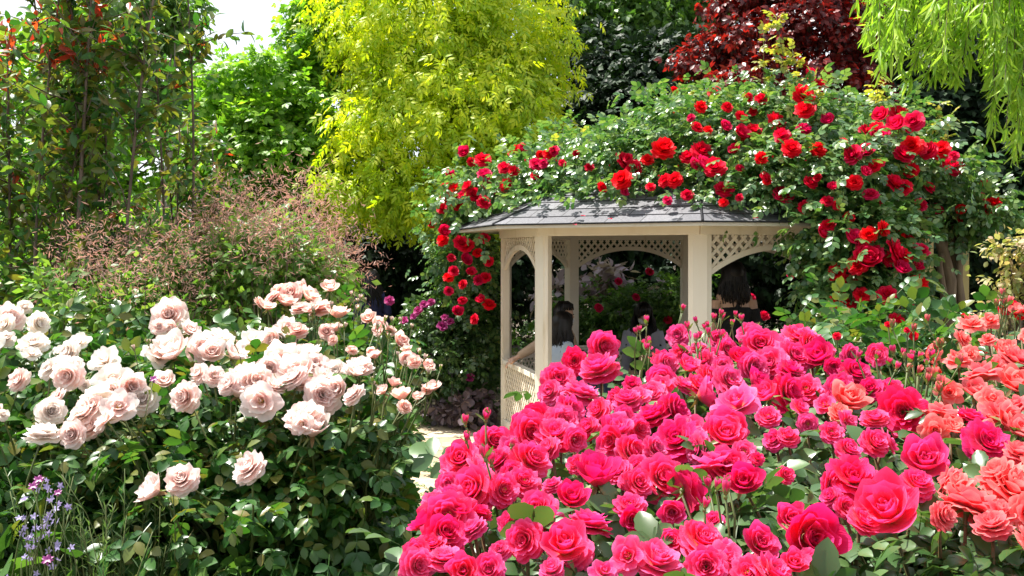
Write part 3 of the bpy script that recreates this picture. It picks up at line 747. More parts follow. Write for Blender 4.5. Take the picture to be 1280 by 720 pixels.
tree('purple_plum_tree', 'dark red leaved tree behind the gazebo roof under the top edge', (4.2, 13.8, 0), 5.6, .11,
     [B(950, 45, 13.6, 55, 30), B(1010, 30, 13.3, 45, 38), B(1055, 60, 13.4, 42, 45), B(900, 50, 14, 30, 18), B(1000, -20, 14, 80, 35), B(1070, 115, 13, 35, 35), B(880, 75, 14.2, 40, 18), B(940, 95, 13.2, 50, 22), B(1000, 100, 13, 45, 26), B(1050, 5, 13.6, 45, 30), B(930, 0, 14, 40, 25), B(1030, 150, 12.8, 40, 18)],
     7000, TRI_FAR, .14, L_REDL, sub=12, twig=90)
tree('purple_plum_tree', 'small patch of dark red foliage at the top edge, far behind the golden tree', (-3.4, 23, 0), 7.5, .12,
     [B(450, 20, 22.5, 34, 20), B(420, -10, 23, 45, 30), B(470, 5, 22.5, 22, 20)], 1600, TRI_FAR, .2, L_REDL, sub=10, twig=30)
ever = [((1.6, 17.5), [B(790, 150, 16.5, 90, 75), B(740, 110, 17, 60, 60), B(820, 90, 17, 60, 50), B(760, 260, 16.5, 110, 90)], 'black-green evergreen tree filling the gap between golden tree and rose covered roof'),
        ((-1.6, 17), [B(500, 330, 16, 110, 70), B(600, 320, 16.5, 90, 80), B(440, 300, 16.5, 60, 60)], 'dark evergreen mass under the golden tree, behind the dark-haired visitor'),
        ((5.0, 16), [B(1000, 200, 15.5, 140, 110), B(1060, 330, 15, 130, 120), B(900, 330, 15.5, 110, 110)], 'dark evergreen tree directly behind the gazebo and its roses'),
        ((7.6, 14.5), [B(1160, 130, 14, 85, 95), B(1240, 100, 13.6, 80, 100), B(1200, 280, 13.4, 90, 100), B(1290, 260, 13, 60, 120), B(1130, 30, 15, 70, 60), B(1260, -20, 14.5, 90, 60)], 'tall black-green evergreen tree behind the hanging willow at right'),
        ((9.5, 15), [B(1400, 100, 14, 130, 140), B(1380, 320, 13.5, 110, 110)], 'dark evergreen tree at the right border behind the pale leaved shrub')]
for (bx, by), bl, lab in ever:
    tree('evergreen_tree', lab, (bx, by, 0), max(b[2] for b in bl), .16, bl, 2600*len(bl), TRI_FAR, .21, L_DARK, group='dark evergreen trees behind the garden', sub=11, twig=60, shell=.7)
# hedge closing the view
hb = [(x, 21+1.2*math.sin(x), 1.6, 1.7, 1.0, 1.9+.4*math.sin(x*1.7)) for x in np.arange(-17, 20, 2.1)]
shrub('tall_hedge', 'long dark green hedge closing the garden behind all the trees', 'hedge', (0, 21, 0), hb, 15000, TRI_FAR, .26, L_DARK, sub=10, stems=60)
# grey trunk tree left
tree('silver_trunk_tree', 'pale grey forked tree trunk seen through the slender saplings', (-4.0, 10.6, 0), 4.6, .075,
     [B(190, 20, 10.6, 60, 40), B(140, 60, 10.8, 45, 35), B(205, 115, 10.4, 30, 30)], 1100, TRI_FAR, .17, L_MIDG, bark=BARKG, lean=(.35, 0), sub=9)

# --- slender saplings at left
sap = [(22, 6.2, 1.0, 'leftmost slender photinia sapling with orange-red tips, cut by the left edge', 1), (72, 5.8, 1.15, 'slender photinia sapling beside the leftmost one, its top leaves red', 1), (100, 6.5, 1.1, 'slender multi-leaved photinia sapling left of the pale trunk', 0),
       (150, 6.0, 1.2, 'slender photinia sapling in the middle of the five at left', 0), (200, 6.4, 1.1, 'slender photinia sapling fourth from the left edge', 0), (242, 7.0, .84, 'rightmost slender photinia sapling, next to the bright green tree', 0)]
for px, d, hh, lab, red in sap:
    b = at(px, 315, d); b[2] = float(ground_z(b[0], b[1])); root = empty('photinia_sapling', b, lab, 'tree', 'slender photinia saplings at left')
    g = Geo(); gl = Geo(); gr = Geo(); pts = []; 
    for q in range(3):
        tp = b+np.array([rng.normal(0, .22), rng.normal(0, .15), 3.3*hh+rng.uniform(-.2, .4)]); P = limb_path(b+np.array([rng.normal(0, .03), 0, -.05]), tp, .05, 12)
        g.tube(P, np.linspace(.015, .005, 12), 7)
        for k in range(52):
            t = rng.uniform(.1, 1)*11; i0 = int(min(10, t)); p = P[i0]+(P[i0+1]-P[i0])*(t-i0)
            L_ = rng.uniform(.18, .46)*(1.15-.5*t/11); e = p+np.array([*rng.normal(0, .65, 2), rng.uniform(.4, 1.0)])*L_
            g.tube(limb_path(p, e, .1, 4), [.005, .004, .003, .002], 4); pts.append((p, e))
    pts_ = np.array([(p+(e-p)*t) for p, e in pts for t in np.linspace(.2, 1.05, 13)]); dirs = np.repeat(np.array([unit(e-p) for p, e in pts]), 13, 0)
    n = len(pts_); ax = unit(dirs*.4+rnd(n)*.9+[0, 0, -.15]); sz = rng.uniform(.06, .11, n); nr = unit(rnd(n)*.8+[0, 0, .7])
    M = frames(ax, nr)*sz[:, None, None]; redm = (pts_[:, 2] > 3.1)*(rng.random(n) < (.34 if red else .03)) | (rng.random(n) < .006)
    gl.inst(tpl_leaf(.42, 4, .2, .1), M[~redm], pts_[~redm]); gl.inst(tpl_leaf(.36, 4, .2, .1), M[redm], pts_[redm], 1)
    rel(g, root).build('stems', BARK, root); rel(gl, root).build('foliage', [L_PHOT, L_NEWR], root)
# background planting between saplings and far trees
shrub('garden_shrub', 'loose yellow-green shrub behind the slender saplings at the left edge', 'shrub', (-4.6, 9.2, 0), [B(40, 360, 9, 90, 60), B(120, 330, 9.4, 90, 60), B(60, 290, 9.6, 70, 45)], 3800, ROSE_FAR, .15, L_BRIGHT, sub=10)
shrub('garden_shrub', 'leafy green shrub behind the smoke bush, left of the dark gap', 'shrub', (-2.6, 9.6, 0), [B(260, 340, 9.4, 90, 50), B(350, 350, 9.6, 70, 50), B(200, 380, 9, 80, 40)], 3400, ROSE_FAR, .15, L_MIDG, sub=10)

# --- smoke bush with brownish plumes
def plumes(root, tops, mat, n=320, s=.05, spread=(.09, .09, .12)):
    g = Geo(); T = np.repeat(tops, n, 0)+rng.normal(size=(len(tops)*n, 3))*np.array(spread)
    M = frames(rnd(len(T)), rnd(len(T)))*rng.uniform(.5, 1.2, len(T))[:, None, None]*s
    tp = tpl_leaf(.15, 2, .2, .0, widest=.5); g.inst(tp, M, T)
    g.inst(tpl_leaf(.5, 2, .1, .1, widest=.5), M[::3]*.35, T[::3]+.01)
    return rel(g, root).build('plumes', mat, root)
def smoke(label, blobs, base, n, tops_px, d):
    root = shrub('smoke_bush', label, 'shrub', base, blobs, n, LF_FAR, .055, L_SMOKE, sub=12, tight=.5, group='feathery smoke bushes behind the pale roses', stems=40)
    tops = np.array([at(x+rng.normal(0, 4), y+rng.normal(0, 4), d+rng.normal(0, .25)) for x, y in tops_px])
    plumes(root, tops, L_PLUME, s=.042); canes(root, base, tops, BARK, .006, .0015, name='twigs', fan=.2); return root
smoke('smoke bush with brownish pink feathery plumes behind the blush roses, beside the golden tree', [B(330, 340, 5.6, 75, 45), B(395, 345, 5.7, 40, 32), B(270, 350, 5.5, 50, 45), B(330, 300, 5.8, 60, 35)], at(335, 315, 5.7)*[1, 1, 0]+[0, 0, .1], 3600,
      [(275, 262), (300, 250), (288, 280), (320, 290), (345, 262), (372, 246), (392, 262), (405, 285), (330, 310), (365, 300), (395, 312), (428, 300), (440, 325), (420, 345), (350, 335), (300, 330), (380, 345), (262, 300), (310, 268), (400, 330), (280, 310)], 5.6)
smoke('thin hazy brown smoke bush in front of the saplings at left', [B(120, 365, 5.3, 80, 32), B(200, 355, 5.4, 50, 36), B(160, 395, 5.2, 100, 26)], at(150, 315, 5.4)*[1, 1, 0]+[0, 0, .1], 2600,
      [(85, 360), (120, 350), (105, 310), (150, 340), (190, 325), (215, 345), (235, 360), (140, 372), (225, 310), (185, 300), (130, 325)], 5.3)

# --- willow
wr = empty('weeping_willow', (3.9, 4.9, .2), 'weeping willow whose bright green leafy strands hang into the top right corner', 'tree')
g = Geo(); gl = Geo(); TR = limb_path((3.9, 4.9, .1), (3.75, 5.1, 4.6), .06, 9); g.tube(TR, np.linspace(.16, .08, 9), 10)
strands = []
for px, py0, py1, d in [(1092, -70, 60, 5.2), (1108, -80, 92, 5.0), (1122, -60, 70, 5.3), (1134, -80, 84, 4.9), (1146, -70, 100, 5.1), (1160, -80, 60, 5.4), (1170, -60, 96, 5.0), (1182, -80, 90, 4.8), (1194, -70, 104, 5.1), (1206, -60, 46, 5.3), (1216, -80, 78, 5.0),
                        (1226, -60, 60, 5.2), (1236, -80, 100, 4.9), (1244, -70, 84, 5.1), (1252, -60, 172, 4.9), (1262, -80, 100, 5.2), (1270, -70, 130, 4.8), (1276, -60, 205, 5.0), (1288, -70, 170, 5.1), (1300, -80, 210, 4.9), (1100, -90, 40, 5.5), (1150, -90, 45, 5.6), (1200, -90, 50, 5.6), (1250, -90, 60, 5.5), (1085, -90, 20, 5.3), (1320, -70, 150, 5.2), (1345, -70, 200, 4.9), (1380, -70, 180, 5.1), (1420, -80, 220, 4.8), (1240, -90, 40, 4.7), (1175, -90, 30, 4.8), (1130, -90, 30, 5.6)]:
    for rep in range(4):
        t = at(px+rng.normal(0, 8)+10, py0+rng.uniform(-25, 10), d+rng.normal(0, .12)); e = at(px+rng.normal(0, 7)-6, py1+rng.uniform(-45, 6)*(1 if rep else 0), d+rng.normal(0, .15))
        P = limb_path(t, e, .06, 10); strands.append(P); g.tube(P, np.linspace(.0035, .0015, 10), 4, cap=False)
for k in range(11):
    xe = 1085+k*24; e = at(xe, -85+rng.uniform(-15, 10), 5.2+rng.normal(0, .25)); g.tube(limb_path(TR[6]+rng.normal(0, .03, 3), e, .08, 8, .25), np.linspace(.035, .006, 8), 6)
for k in range(5):
    e = TR[8]+np.array([rng.uniform(.3, 1.6), rng.normal(0, 1), rng.uniform(-.2, .5)]); g.tube(limb_path(TR[6], e, .08, 8, .25), np.linspace(.035, .006, 8), 6)
    for q in range(6):
        t = e+rng.normal(0, .25, 3); P = limb_path(t, t-np.array([0, 0, rng.uniform(.8, 1.8)]), .05, 10); strands.append(P); g.tube(P, .002, 4, cap=False)
pos = []; ax = []
for P in strands:
    L_ = np.linalg.norm(P[-1]-P[0]); m = int(L_/.013)
    for k in range(m):
        t = rng.uniform(.02, 1)*9; i0 = int(min(8, t)); p = P[i0]+(P[i0+1]-P[i0])*(t-i0); tg = unit(P[i0+1]-P[i0]); pos.append(p); ax.append(unit(tg*1.0+rng.normal(0, .42, 3)))
pos = np.array(pos); ax = np.array(ax); sz = rng.uniform(.07, .115, len(pos))
gl.inst(LF_WILLOW, frames(ax, rnd(len(ax))+[0, -.3, .3])*sz[:, None, None], pos)
rel(g, wr).build('trunk', BARK, wr); rel(gl, wr).build('foliage', L_WILL, wr)

# --- plants around and behind the gazebo
shrub('purple_smoke_shrub', 'shrub with dusty lilac-pink leaves seen through the back arch of the gazebo', 'shrub', (1.3, 14.0, 0), [B(752, 352, 13.6, 34, 22), B(700, 370, 13.8, 26, 20), B(838, 385, 13.4, 22, 20)], 420, LF_MID, .16, L_LILAC, sub=6)
rb = shrub('garden_shrub', 'light green rose shrub in sun behind the gazebo, framed by its back opening', 'shrub', (1.8, 13.3, 0), [B(780, 400, 13.2, 60, 42), B(850, 390, 13, 40, 45), B(720, 410, 13.4, 40, 38), B(890, 410, 13.2, 24, 30)], 3000, ROSE_FAR, .15, L_MIDG, sub=8)
for x, y in [(748, 385), (795, 372), (773, 352), (905, 370), (940, 372), (955, 395), (812, 340), (988, 345), (835, 400)]:
    bloom(rb, V_CRIM[0], at(x, y, 12.65), (rng.normal(0, .3), -.7, .5), rng.uniform(.05, .07))
ms = shrub('magenta_rose_shrub', 'shaded green rose shrub dotted with magenta flowers left of the gazebo', 'rose bush', (-.85, 11.6, 0), [B(535, 420, 11.3, 32, 50), B(560, 450, 11.2, 40, 48), B(585, 400, 11.4, 30, 40), B(515, 460, 11.5, 22, 40)], 3600, ROSE_FAR, .13, L_CORB, sub=9)
for x, y, r in [(553, 408, 7), (523, 389, 7), (530, 381, 6), (517, 396, 5), (539, 378, 5), (556, 397, 5), (563, 402, 5), (538, 446, 5), (545, 436, 4), (487, 376, 7), (506, 401, 6), (587, 472, 6), (571, 388, 4)]:
    bloom(ms, V_MAG[rng.integers(2)], at(x, y, 10.85), (rng.normal(0, .4), -.7, .5), r*10.9/F)
shrub('purple_coral_bells', 'low mound of dusky purple-grey leaves at the path edge by the gazebo', 'plant', (-.55, 10.9, 0), [B(590, 512, 10.8, 36, 20), B(560, 516, 10.9, 20, 14)], 420, tpl_leaf(.95, 4, .1, .2, widest=.5), .085, L_PURP, sub=5, stems=6)
shrub('path_edge_planting', 'low dark green planting along the far edge of the path', 'plant', (-1.9, 14.3, 0), [(-4.5+1.2*k, 14.6+.2*math.sin(k), .35, .8, .5, .45) for k in range(8)], 3600, ROSE_FAR, .14, L_CORB, sub=9)
vs_ = shrub('variegated_shrub', 'airy shrub with pale cream and pinkish leaves at the right edge above the coral roses', 'shrub', at(1250, 315, 6.0)*[1, 1, 0], [B(1258, 312, 6, 26, 10), B(1280, 345, 6, 26, 14), B(1252, 352, 5.9, 16, 12), B(1272, 385, 6, 26, 14), B(1250, 392, 6, 18, 14), B(1292, 310, 6, 22, 16)], 1100, LF_MID, .042, L_VARI, sub=8, tight=.45, up=.9)

# --- climbing roses on the gazebo
def roofz(x, y):
    r = np.hypot(np.asarray(x)-GC[0], np.asarray(y)-GC[1]); return np.where(r < GR*EO+.05, ZE+(ZA-ZE)*(1-r/(GR*EO))+.03, -1)
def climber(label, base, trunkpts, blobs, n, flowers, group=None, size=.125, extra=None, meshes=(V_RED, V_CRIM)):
    root = empty('climbing_rose', base, label, 'climbing rose', group)
    g = Geo(); cloud(g, blobs, n, ROSE_MID, size, sub=8, tight=.5, below=roofz, up=.8, shell=.75, inner=.25, droop=.35)
    gt = Geo()
    for P, r in trunkpts: rel(Geo().tube(P, r, 8), root).build('trunk', BARKT, root)
    idx = rng.integers(0, len(blobs), 40)
    for k in idx:
        b = np.array(blobs[k][:3]); e = b+rnd(1)[0]*np.array(blobs[k][3:6])*.9; P = trunkpts[rng.integers(len(trunkpts))][0]
        q = limb_path(b, e, .2, 5)
        if e[2] > float(roofz(e[0], e[1])): rel(Geo().tube(q, [.008, .007, .006, .004, .003], 5), root).build('cane', BARKT, root)
    rel(g, root).build('foliage', L_CLIMB, root)
    for f in flowers:
        x, y, r = f[:3]; p = hit(blobs, x, y, 9.0)
        if x < 622 and y > 292: p = at(x, y, 10.6); r = max(4.7, r*.88)
        d = p[1]; p = p+np.array([0, -.15 if y < 285 else -.30, .03])
        zr = float(roofz(p[0], p[1])); p[2] = max(p[2], zr+.05) if p[2] > 2.2 or math.hypot(p[0]-GC[0], p[1]-GC[1]) < 2.15 else p[2]
        R = max(.025, r*d/F*(1.12 if y < 285 else 1.3))
        if r < 4.6: bloom(root, B_RED, p, (rng.normal(0, .3), -.3, 1), R*.9, 'rosebud'); continue
        me = meshes[0][rng.integers(len(meshes[0]))] if rng.random() < .68 else meshes[1][rng.integers(len(meshes[1]))]
        bloom(root, me, p, (rng.normal(0, .45), -.8, rng.uniform(.3, .9)), R)
        if r >= 9 and rng.random() < .22:
            bloom(root, me, p+np.array([rng.choice([-1, 1])*R*1.1, .03, rng.normal(0, R*.7)]), (rng.normal(0, .6), -.8, rng.uniform(.1, .9)), R*.85)
    return root
RL = [(582, 197, 7), (604, 206, 9), (590, 208, 6), (644, 195, 8), (650, 192, 6), (562, 225, 6), (574, 392, 6), (595, 400, 6), (608, 350, 7), (563, 350, 6), (586, 312, 8), (607, 224, 9), (631, 216, 8), (642, 220, 7), (633, 237, 8), (586, 239, 8), (570, 243, 9), (572, 257, 10), (593, 249, 9), (605, 258, 8), (554, 265, 7), (607, 235, 8), (616, 242, 8), (560, 252, 8), (580, 250, 7),
      (542, 284, 5), (556, 284, 5), (557, 295, 7), (670, 212, 8), (679, 210, 6), (675, 200, 6), (692, 195, 7), (684, 199, 6), (668, 226, 5), (719, 199, 5), (702, 210, 5), (740, 234, 4), (754, 225, 4), (662, 239, 4), (696, 208, 4), (656, 208, 4),
      (578, 308, 9), (556, 305, 7), (582, 329, 7), (569, 342, 6), (600, 353, 6), (581, 358, 4), (563, 366, 5), (580, 378, 4), (612, 330, 6), (606, 302, 6), (598, 320, 5), (612, 383, 7), (604, 378, 5), (566, 326, 5), (590, 345, 4)]
RR = [(776, 208, 11), (790, 218, 11), (776, 232, 12), (774, 247, 6), (783, 204, 6), (839, 120, 5), (851, 117, 4), (889, 122, 7), (871, 142, 8), (904, 142, 7), (929, 129, 7), (946, 132, 7), (936, 147, 5), (921, 153, 7), (897, 158, 4), (839, 150, 4), (860, 155, 5), (867, 167, 7), (899, 167, 7), (919, 175, 9), (936, 172, 10), (945, 173, 7), (964, 161, 12), (997, 128, 12), (1018, 115, 9), (1000, 146, 12), (972, 178, 10), (997, 171, 10), (982, 194, 11), (825, 194, 14), (806, 207, 8), (856, 204, 9), (872, 196, 11), (872, 214, 10), (889, 217, 12), (840, 232, 9), (901, 243, 10), (831, 260, 6), (972, 250, 12), (953, 233, 5), (919, 253, 5), (1015, 229, 5), (1026, 258, 7), (1053, 278, 7), (1055, 201, 9), (1033, 242, 6), (1046, 186, 6), (919, 217, 5),
      (1087, 170, 10), (1076, 172, 10), (1115, 152, 12), (1115, 167, 11), (1132, 161, 12), (1095, 155, 9), (1092, 178, 9), (1059, 202, 11), (1075, 199, 9), (1131, 190, 12), (1120, 201, 11), (1151, 196, 11), (1165, 196, 12), (1140, 192, 9), (1092, 210, 5), (1070, 224, 7), (1180, 216, 13), (1182, 202, 6), (1107, 237, 12), (1191, 267, 6), (1231, 261, 9), (1227, 276, 9), (1190, 279, 5), (1092, 261, 5), (1046, 307, 9), (1065, 332, 13), (1056, 336, 10), (1076, 322, 9), (1105, 303, 9), (1098, 321, 13), (1108, 326, 9), (1104, 343, 8), (1126, 360, 11), (1120, 393, 16), (1128, 386, 10), (1035, 381, 11), (1043, 384, 9), (1219, 234, 5), (1216, 252, 5), (885, 190, 4), (845, 215, 4), (960, 205, 4), (1000, 210, 4), (820, 228, 4), (760, 215, 4), (905, 205, 4)]
LB = [B(620, 265, 9.9, 32, 12), B(680, 256, 9.35, 55, 14), B(730, 256, 9.0, 50, 14), B(575, 250, 11.0, 28, 38), B(615, 235, 10.4, 45, 32), B(665, 228, 10.0, 50, 32), B(715, 222, 9.7, 50, 36), B(570, 310, 11.2, 24, 40), B(580, 345, 11.15, 26, 50), B(600, 420, 11.6, 22, 55), B(590, 480, 11.6, 26, 40), (.6, 11.2, 2.95, .7, .6, .35), (1.2, 12.1, 2.8, .8, .6, .35), B(598, 300, 11.4, 22, 30)]
trl = limb_path((-.45, 11.5, 0), at(585, 300, 11.5), .1, 8); 
climber('climbing rose with crimson clusters covering the left end of the gazebo roof', (-.45, 11.5, 0), [(trl, np.linspace(.035, .02, 8)), (limb_path(trl[-1], at(700, 225, 9.8), .08, 8, .1), np.linspace(.02, .01, 8))], LB, 6000, RL, 'red climbing roses over the gazebo')
RB_ = [B(780, 256, 8.75, 50, 15), B(850, 257, 8.4, 55, 15), B(930, 258, 8.2, 55, 12), B(1010, 254, 8.0, 34, 18), B(1048, 300, 7.85, 28, 38), B(1092, 292, 8.1, 24, 28), B(1075, 380, 7.8, 50, 55), B(770, 205, 9.3, 50, 45), B(830, 195, 9.0, 60, 55), B(890, 190, 8.9, 60, 60), B(950, 175, 9.1, 60, 55), B(900, 235, 8.5, 70, 28), B(985, 160, 8.9, 55, 50), B(1030, 180, 8.6, 60, 55), B(970, 220, 8.3, 60, 45), B(1050, 240, 8.0, 55, 55), B(1100, 200, 8.3, 60, 48), B(1150, 220, 8.4, 55, 36), B(1180, 232, 8.6, 35, 30), B(1070, 310, 7.9, 45, 45), B(1092, 360, 7.9, 38, 50), B(1068, 395, 7.8, 30, 45), B(1075, 440, 7.7, 45, 30), B(1120, 150, 8.8, 40, 28), B(1020, 135, 9.2, 40, 22), B(870, 145, 9.6, 60, 25), (2.4, 10.6, 3.25, 1.1, .9, .35), (1.9, 11.6, 3.0, 1.2, .8, .35), (3.3, 11.0, 2.85, .8, .8, .35), B(1222, 262, 8.3, 20, 16), B(800, 240, 8.7, 60, 22)]
bs = at(1185, 315, 8.3)*[1, 1, 0]
T1 = np.array([bs+[-.03, 0, -.05], at(1186, 400, 8.3), at(1188, 350, 8.3), at(1178, 310, 8.28), at(1168, 285, 8.25), at(1150, 262, 8.25), at(1100, 240, 8.2)])
T2 = np.array([bs+[.06, .05, -.05], at(1194, 400, 8.35), at(1196, 340, 8.35), at(1192, 300, 8.4), at(1180, 270, 8.4), at(1160, 235, 8.4)])
T3 = np.array([bs+[-.12, 0, -.05], at(1172, 410, 8.25), at(1180, 370, 8.25), at(1174, 330, 8.25), at(1186, 290, 8.3), at(1196, 265, 8.4)])
T4 = np.array([bs+[.1, .02, -.05], at(1204, 395, 8.3), at(1198, 350, 8.3), at(1200, 300, 8.3), at(1199, 270, 8.4)])
side = lambda t: (t[1] > 270 and t[0] > 1010) or t[0] > 1170
RS = [t for t in RR if side(t)]; RR = [t for t in RR if not side(t)]
RS += [(1012, 300, 8), (1030, 345, 9), (1085, 292, 8), (1132, 318, 8), (1060, 372, 8), (1090, 372, 9), (1068, 300, 8), (1140, 262, 8), (1020, 288, 7), (1100, 405, 9), (1045, 355, 7), (1160, 272, 7), (1122, 338, 7)]
RR += [(700, 232, 5), (735, 215, 6), (750, 240, 6), (810, 240, 6), (855, 250, 7), (900, 262, 6), (945, 205, 8), (1015, 195, 9), (1030, 160, 8), (1060, 235, 9), (1085, 215, 8), (1130, 220, 9), (1150, 240, 8), (1000, 265, 8), (1040, 262, 7), (880, 170, 6), (915, 195, 7), (1005, 235, 8), (950, 228, 7), (1080, 250, 8)]
RL += [(575, 230, 7), (598, 232, 7), (620, 205, 7), (625, 255, 6), (648, 250, 6), (560, 275, 7), (590, 222, 7), (610, 268, 6), (585, 268, 7), (572, 320, 7), (592, 335, 6), (618, 312, 5)]
RB3 = [B(1066, 300, 7.85, 36, 35), B(1080, 350, 7.8, 36, 45), B(1075, 400, 7.8, 36, 38), B(1100, 285, 8.0, 24, 20), B(1205, 262, 8.3, 26, 14), B(1225, 272, 8.3, 16, 12)]
bs3 = bs+np.array([-.3, .1, 0]); T5 = np.array([bs3+[0, 0, -.05], at(1150, 420, 8.2), at(1120, 360, 8.1), at(1100, 300, 8.1), at(1080, 275, 8.1)])
climber('climbing rose hanging thick with scarlet blooms down the right side of the gazebo', bs3, [(T5, np.linspace(.03, .015, 5)), (T4+[.03, .03, 0], np.linspace(.03, .012, 5))], RB3, 5200, RS, 'red climbing roses over the gazebo')
cr_ = climber('climbing rose with bare twisted trunk, scarlet blooms heaped over the gazebo roof', bs, [(T1, np.linspace(.065, .03, 7)), (T2, np.linspace(.045, .025, 6)), (T3, np.linspace(.04, .02, 6)), (T4, np.linspace(.035, .02, 5))], RB_, 17000, RR, 'red climbing roses over the gazebo')
# long shoots that stand above the mound
gs = Geo(); gy = Geo()
for x0, y0, x1, y1, d in [(1030, 190, 1018, 90, 8.5), (990, 150, 970, 20, 9), (1180, 205, 1175, 125, 8.5), (1184, 210, 1188, 140, 8.5), (900, 140, 850, 112, 9.3), (700, 200, 690, 180, 9.8), (760, 180, 730, 165, 9.5), (1100, 170, 1096, 90, 8.5), (1000, 150, 990, 60, 8.8), (1200, 260, 1235, 245, 8.3), (960, 150, 955, 40, 9)]:
    P = limb_path(at(x0, y0, d), at(x1, y1, d), .06, 8); rel(Geo().tube(P, np.linspace(.006, .002, 8), 5), cr_).build('long_shoot', CANEG, cr_)
    m = int(np.linalg.norm(P[-1]-P[0])/.035)+3; t = rng.uniform(.15, 1, m)*7; i0 = np.minimum(6, t.astype(int)); p = P[i0]+(P[i0+1]-P[i0])*(t-i0)[:, None]
    gy.inst(ROSE_MID, frames(unit(rnd(m)+[0, 0, .2]), unit(rnd(m)*.5+[0, 0, 1]))*rng.uniform(.08, .13, m)[:, None, None], p)
L_YOUNG = leafmat('young_rose_leaf', [(.20, .26, .05), (.34, .36, .06), (.45, .34, .07), (.22, .28, .08)], .4)
rel(gy, cr_).build('young_leaves', L_YOUNG, cr_)

# --- foreground rose bushes
def dR(y): return 1/(.3226+(y-420)/280*.367)
def dL(y):
    return float(np.interp(y, [350, 400, 450, 500, 600, 720], [5.0, 4.35, 3.75, 3.45, 3.12, 3.0]))
def capR(x, y, m=.02):
    y = np.maximum(np.asarray(y, float), 1.0); py = 420+280*((1/y)-.3226)/.367; return CAMZ-(np.clip(py, 405, 900)-HZ)/F*y-m
_dl = np.array([5.0, 4.35, 3.75, 3.45, 3.12, 3.0]); _pl = np.array([350, 400, 450, 500, 600, 720])
def capL(x, y, m=.05):
    y = np.asarray(y, float); py = np.interp(y, _dl[::-1], _pl[::-1]); return np.where(np.asarray(x) > -.100*y-.05, -9, np.where(y > 3.3, CAMZ-(py-HZ)/F*y-m, 9))
PINK1 = [(617, 552, 22), (575, 575, 24), (622, 575, 20), (664, 575, 24), (592, 612, 29), (560, 645, 30), (532, 655, 19), (556, 668, 26), (556, 695, 24), (524, 707, 22), (560, 606, 16), (655, 602, 20), (630, 612, 20), (664, 540, 24), (694, 540, 24), (652, 532, 16), (611, 712, 20), (625, 688, 14), (672, 637, 24), (655, 675, 24), (682, 660, 26), (706, 685, 28), (715, 625, 20), (746, 600, 26), (737, 652, 27), (713, 690, 26), (769, 542, 18), (755, 715, 18), (720, 550, 14), (669, 522, 18), (657, 527, 16), (698, 473, 20), (687, 490, 15), (755, 433, 18), (749, 460, 25), (727, 489, 23), (715, 513, 20), (704, 526, 22), (718, 451, 16), (771, 533, 18), (747, 513, 16), (640, 590, 16), (600, 585, 16), (520, 690, 16), (590, 660, 16), (545, 625, 16), (640, 655, 16), (685, 560, 16), (690, 605, 12), (600, 640, 14), (735, 535, 14), (580, 715, 18), (540, 680, 18), (690, 712, 16), (720, 580, 12), (780, 520, 13), (640, 560, 15), (565, 625, 18), (575, 640, 16), (608, 600, 16)]
PINK2 = [(790, 565, 22), (845, 548, 31), (864, 538, 24), (828, 597, 27), (860, 610, 27), (892, 580, 29), (905, 545, 20), (790, 650, 15), (878, 675, 28), (822, 700, 29), (785, 695, 23), (883, 708, 26), (905, 690, 18), (797, 585, 16), (914, 538, 24), (910, 585, 26), (930, 605, 20), (1067, 597, 31), (1061, 562, 16), (1011, 672, 33), (1111, 642, 39), (1080, 650, 21), (950, 680, 20), (967, 714, 28), (908, 700, 24), (1094, 553, 18), (1111, 553, 16), (947, 573, 9), (1157, 580, 27), (1147, 605, 21), (784, 500, 18), (815, 491, 16), (831, 451, 17), (815, 518, 22), (800, 495, 14), (827, 482, 18), (847, 419, 15), (872, 433, 10), (898, 423, 12), (939, 417, 15), (951, 431, 22), (998, 420, 21), (962, 453, 22), (942, 460, 18), (995, 444, 20), (1015, 444, 16), (913, 475, 21), (922, 504, 28), (944, 480, 14), (833, 455, 16), (827, 475, 18), (987, 491, 25), (878, 495, 20), (887, 469, 15), (855, 480, 15), (971, 431, 14), (909, 436, 14), (893, 444, 12), (844, 513, 22), (960, 495, 16), (898, 524, 14), (915, 533, 20), (873, 480, 16), (989, 462, 18), (1006, 419, 16), (1012, 429, 14), (1037, 437, 9), (1065, 444, 13), (1096, 443, 13), (1025, 447, 18), (1070, 466, 20), (1049, 484, 18), (1088, 486, 15), (1031, 505, 13), (1128, 515, 31), (1093, 522, 16), (1008, 486, 18), (1042, 458, 12), (1060, 526, 14), (1000, 510, 14), (860, 460, 14), (925, 450, 14), (880, 450, 13), (960, 520, 14), (800, 535, 14), (870, 560, 18), (820, 560, 16), (1235, 552, 28), (1214, 521, 20), (930, 565, 14), (770, 500, 13), (790, 480, 12), (1010, 530, 12), (985, 545, 14), (1040, 540, 14), (840, 640, 14), (850, 440, 12), (935, 715, 22)]
CORAL = [(1058, 501, 21), (1050, 515, 15), (1214, 405, 17), (1238, 401, 12), (1273, 390, 10), (1203, 424, 14), (1198, 450, 19), (1160, 443, 13), (1212, 443, 12), (1228, 469, 25), (1247, 460, 17), (1271, 448, 23), (1186, 490, 16), (1219, 490, 16), (1271, 481, 21), (1252, 518, 23), (1177, 521, 22), (1273, 507, 18), (1169, 537, 20), (1233, 540, 17), (1258, 525, 20), (1213, 628, 38), (1186, 600, 22), (1180, 645, 18), (1240, 655, 22), (1268, 610, 31), (1247, 592, 25), (1252, 642, 22), (1275, 565, 19), (1200, 607, 20), (1275, 540, 16), (1284, 640, 24), (1290, 470, 20), (1300, 520, 24), (1310, 580, 28), (1315, 630, 30), (1235, 425, 11), (1190, 535, 14), (1255, 440, 14), (1240, 500, 18), (1285, 420, 12), (1295, 680, 26), (1330, 500, 20), (1340, 560, 24)]
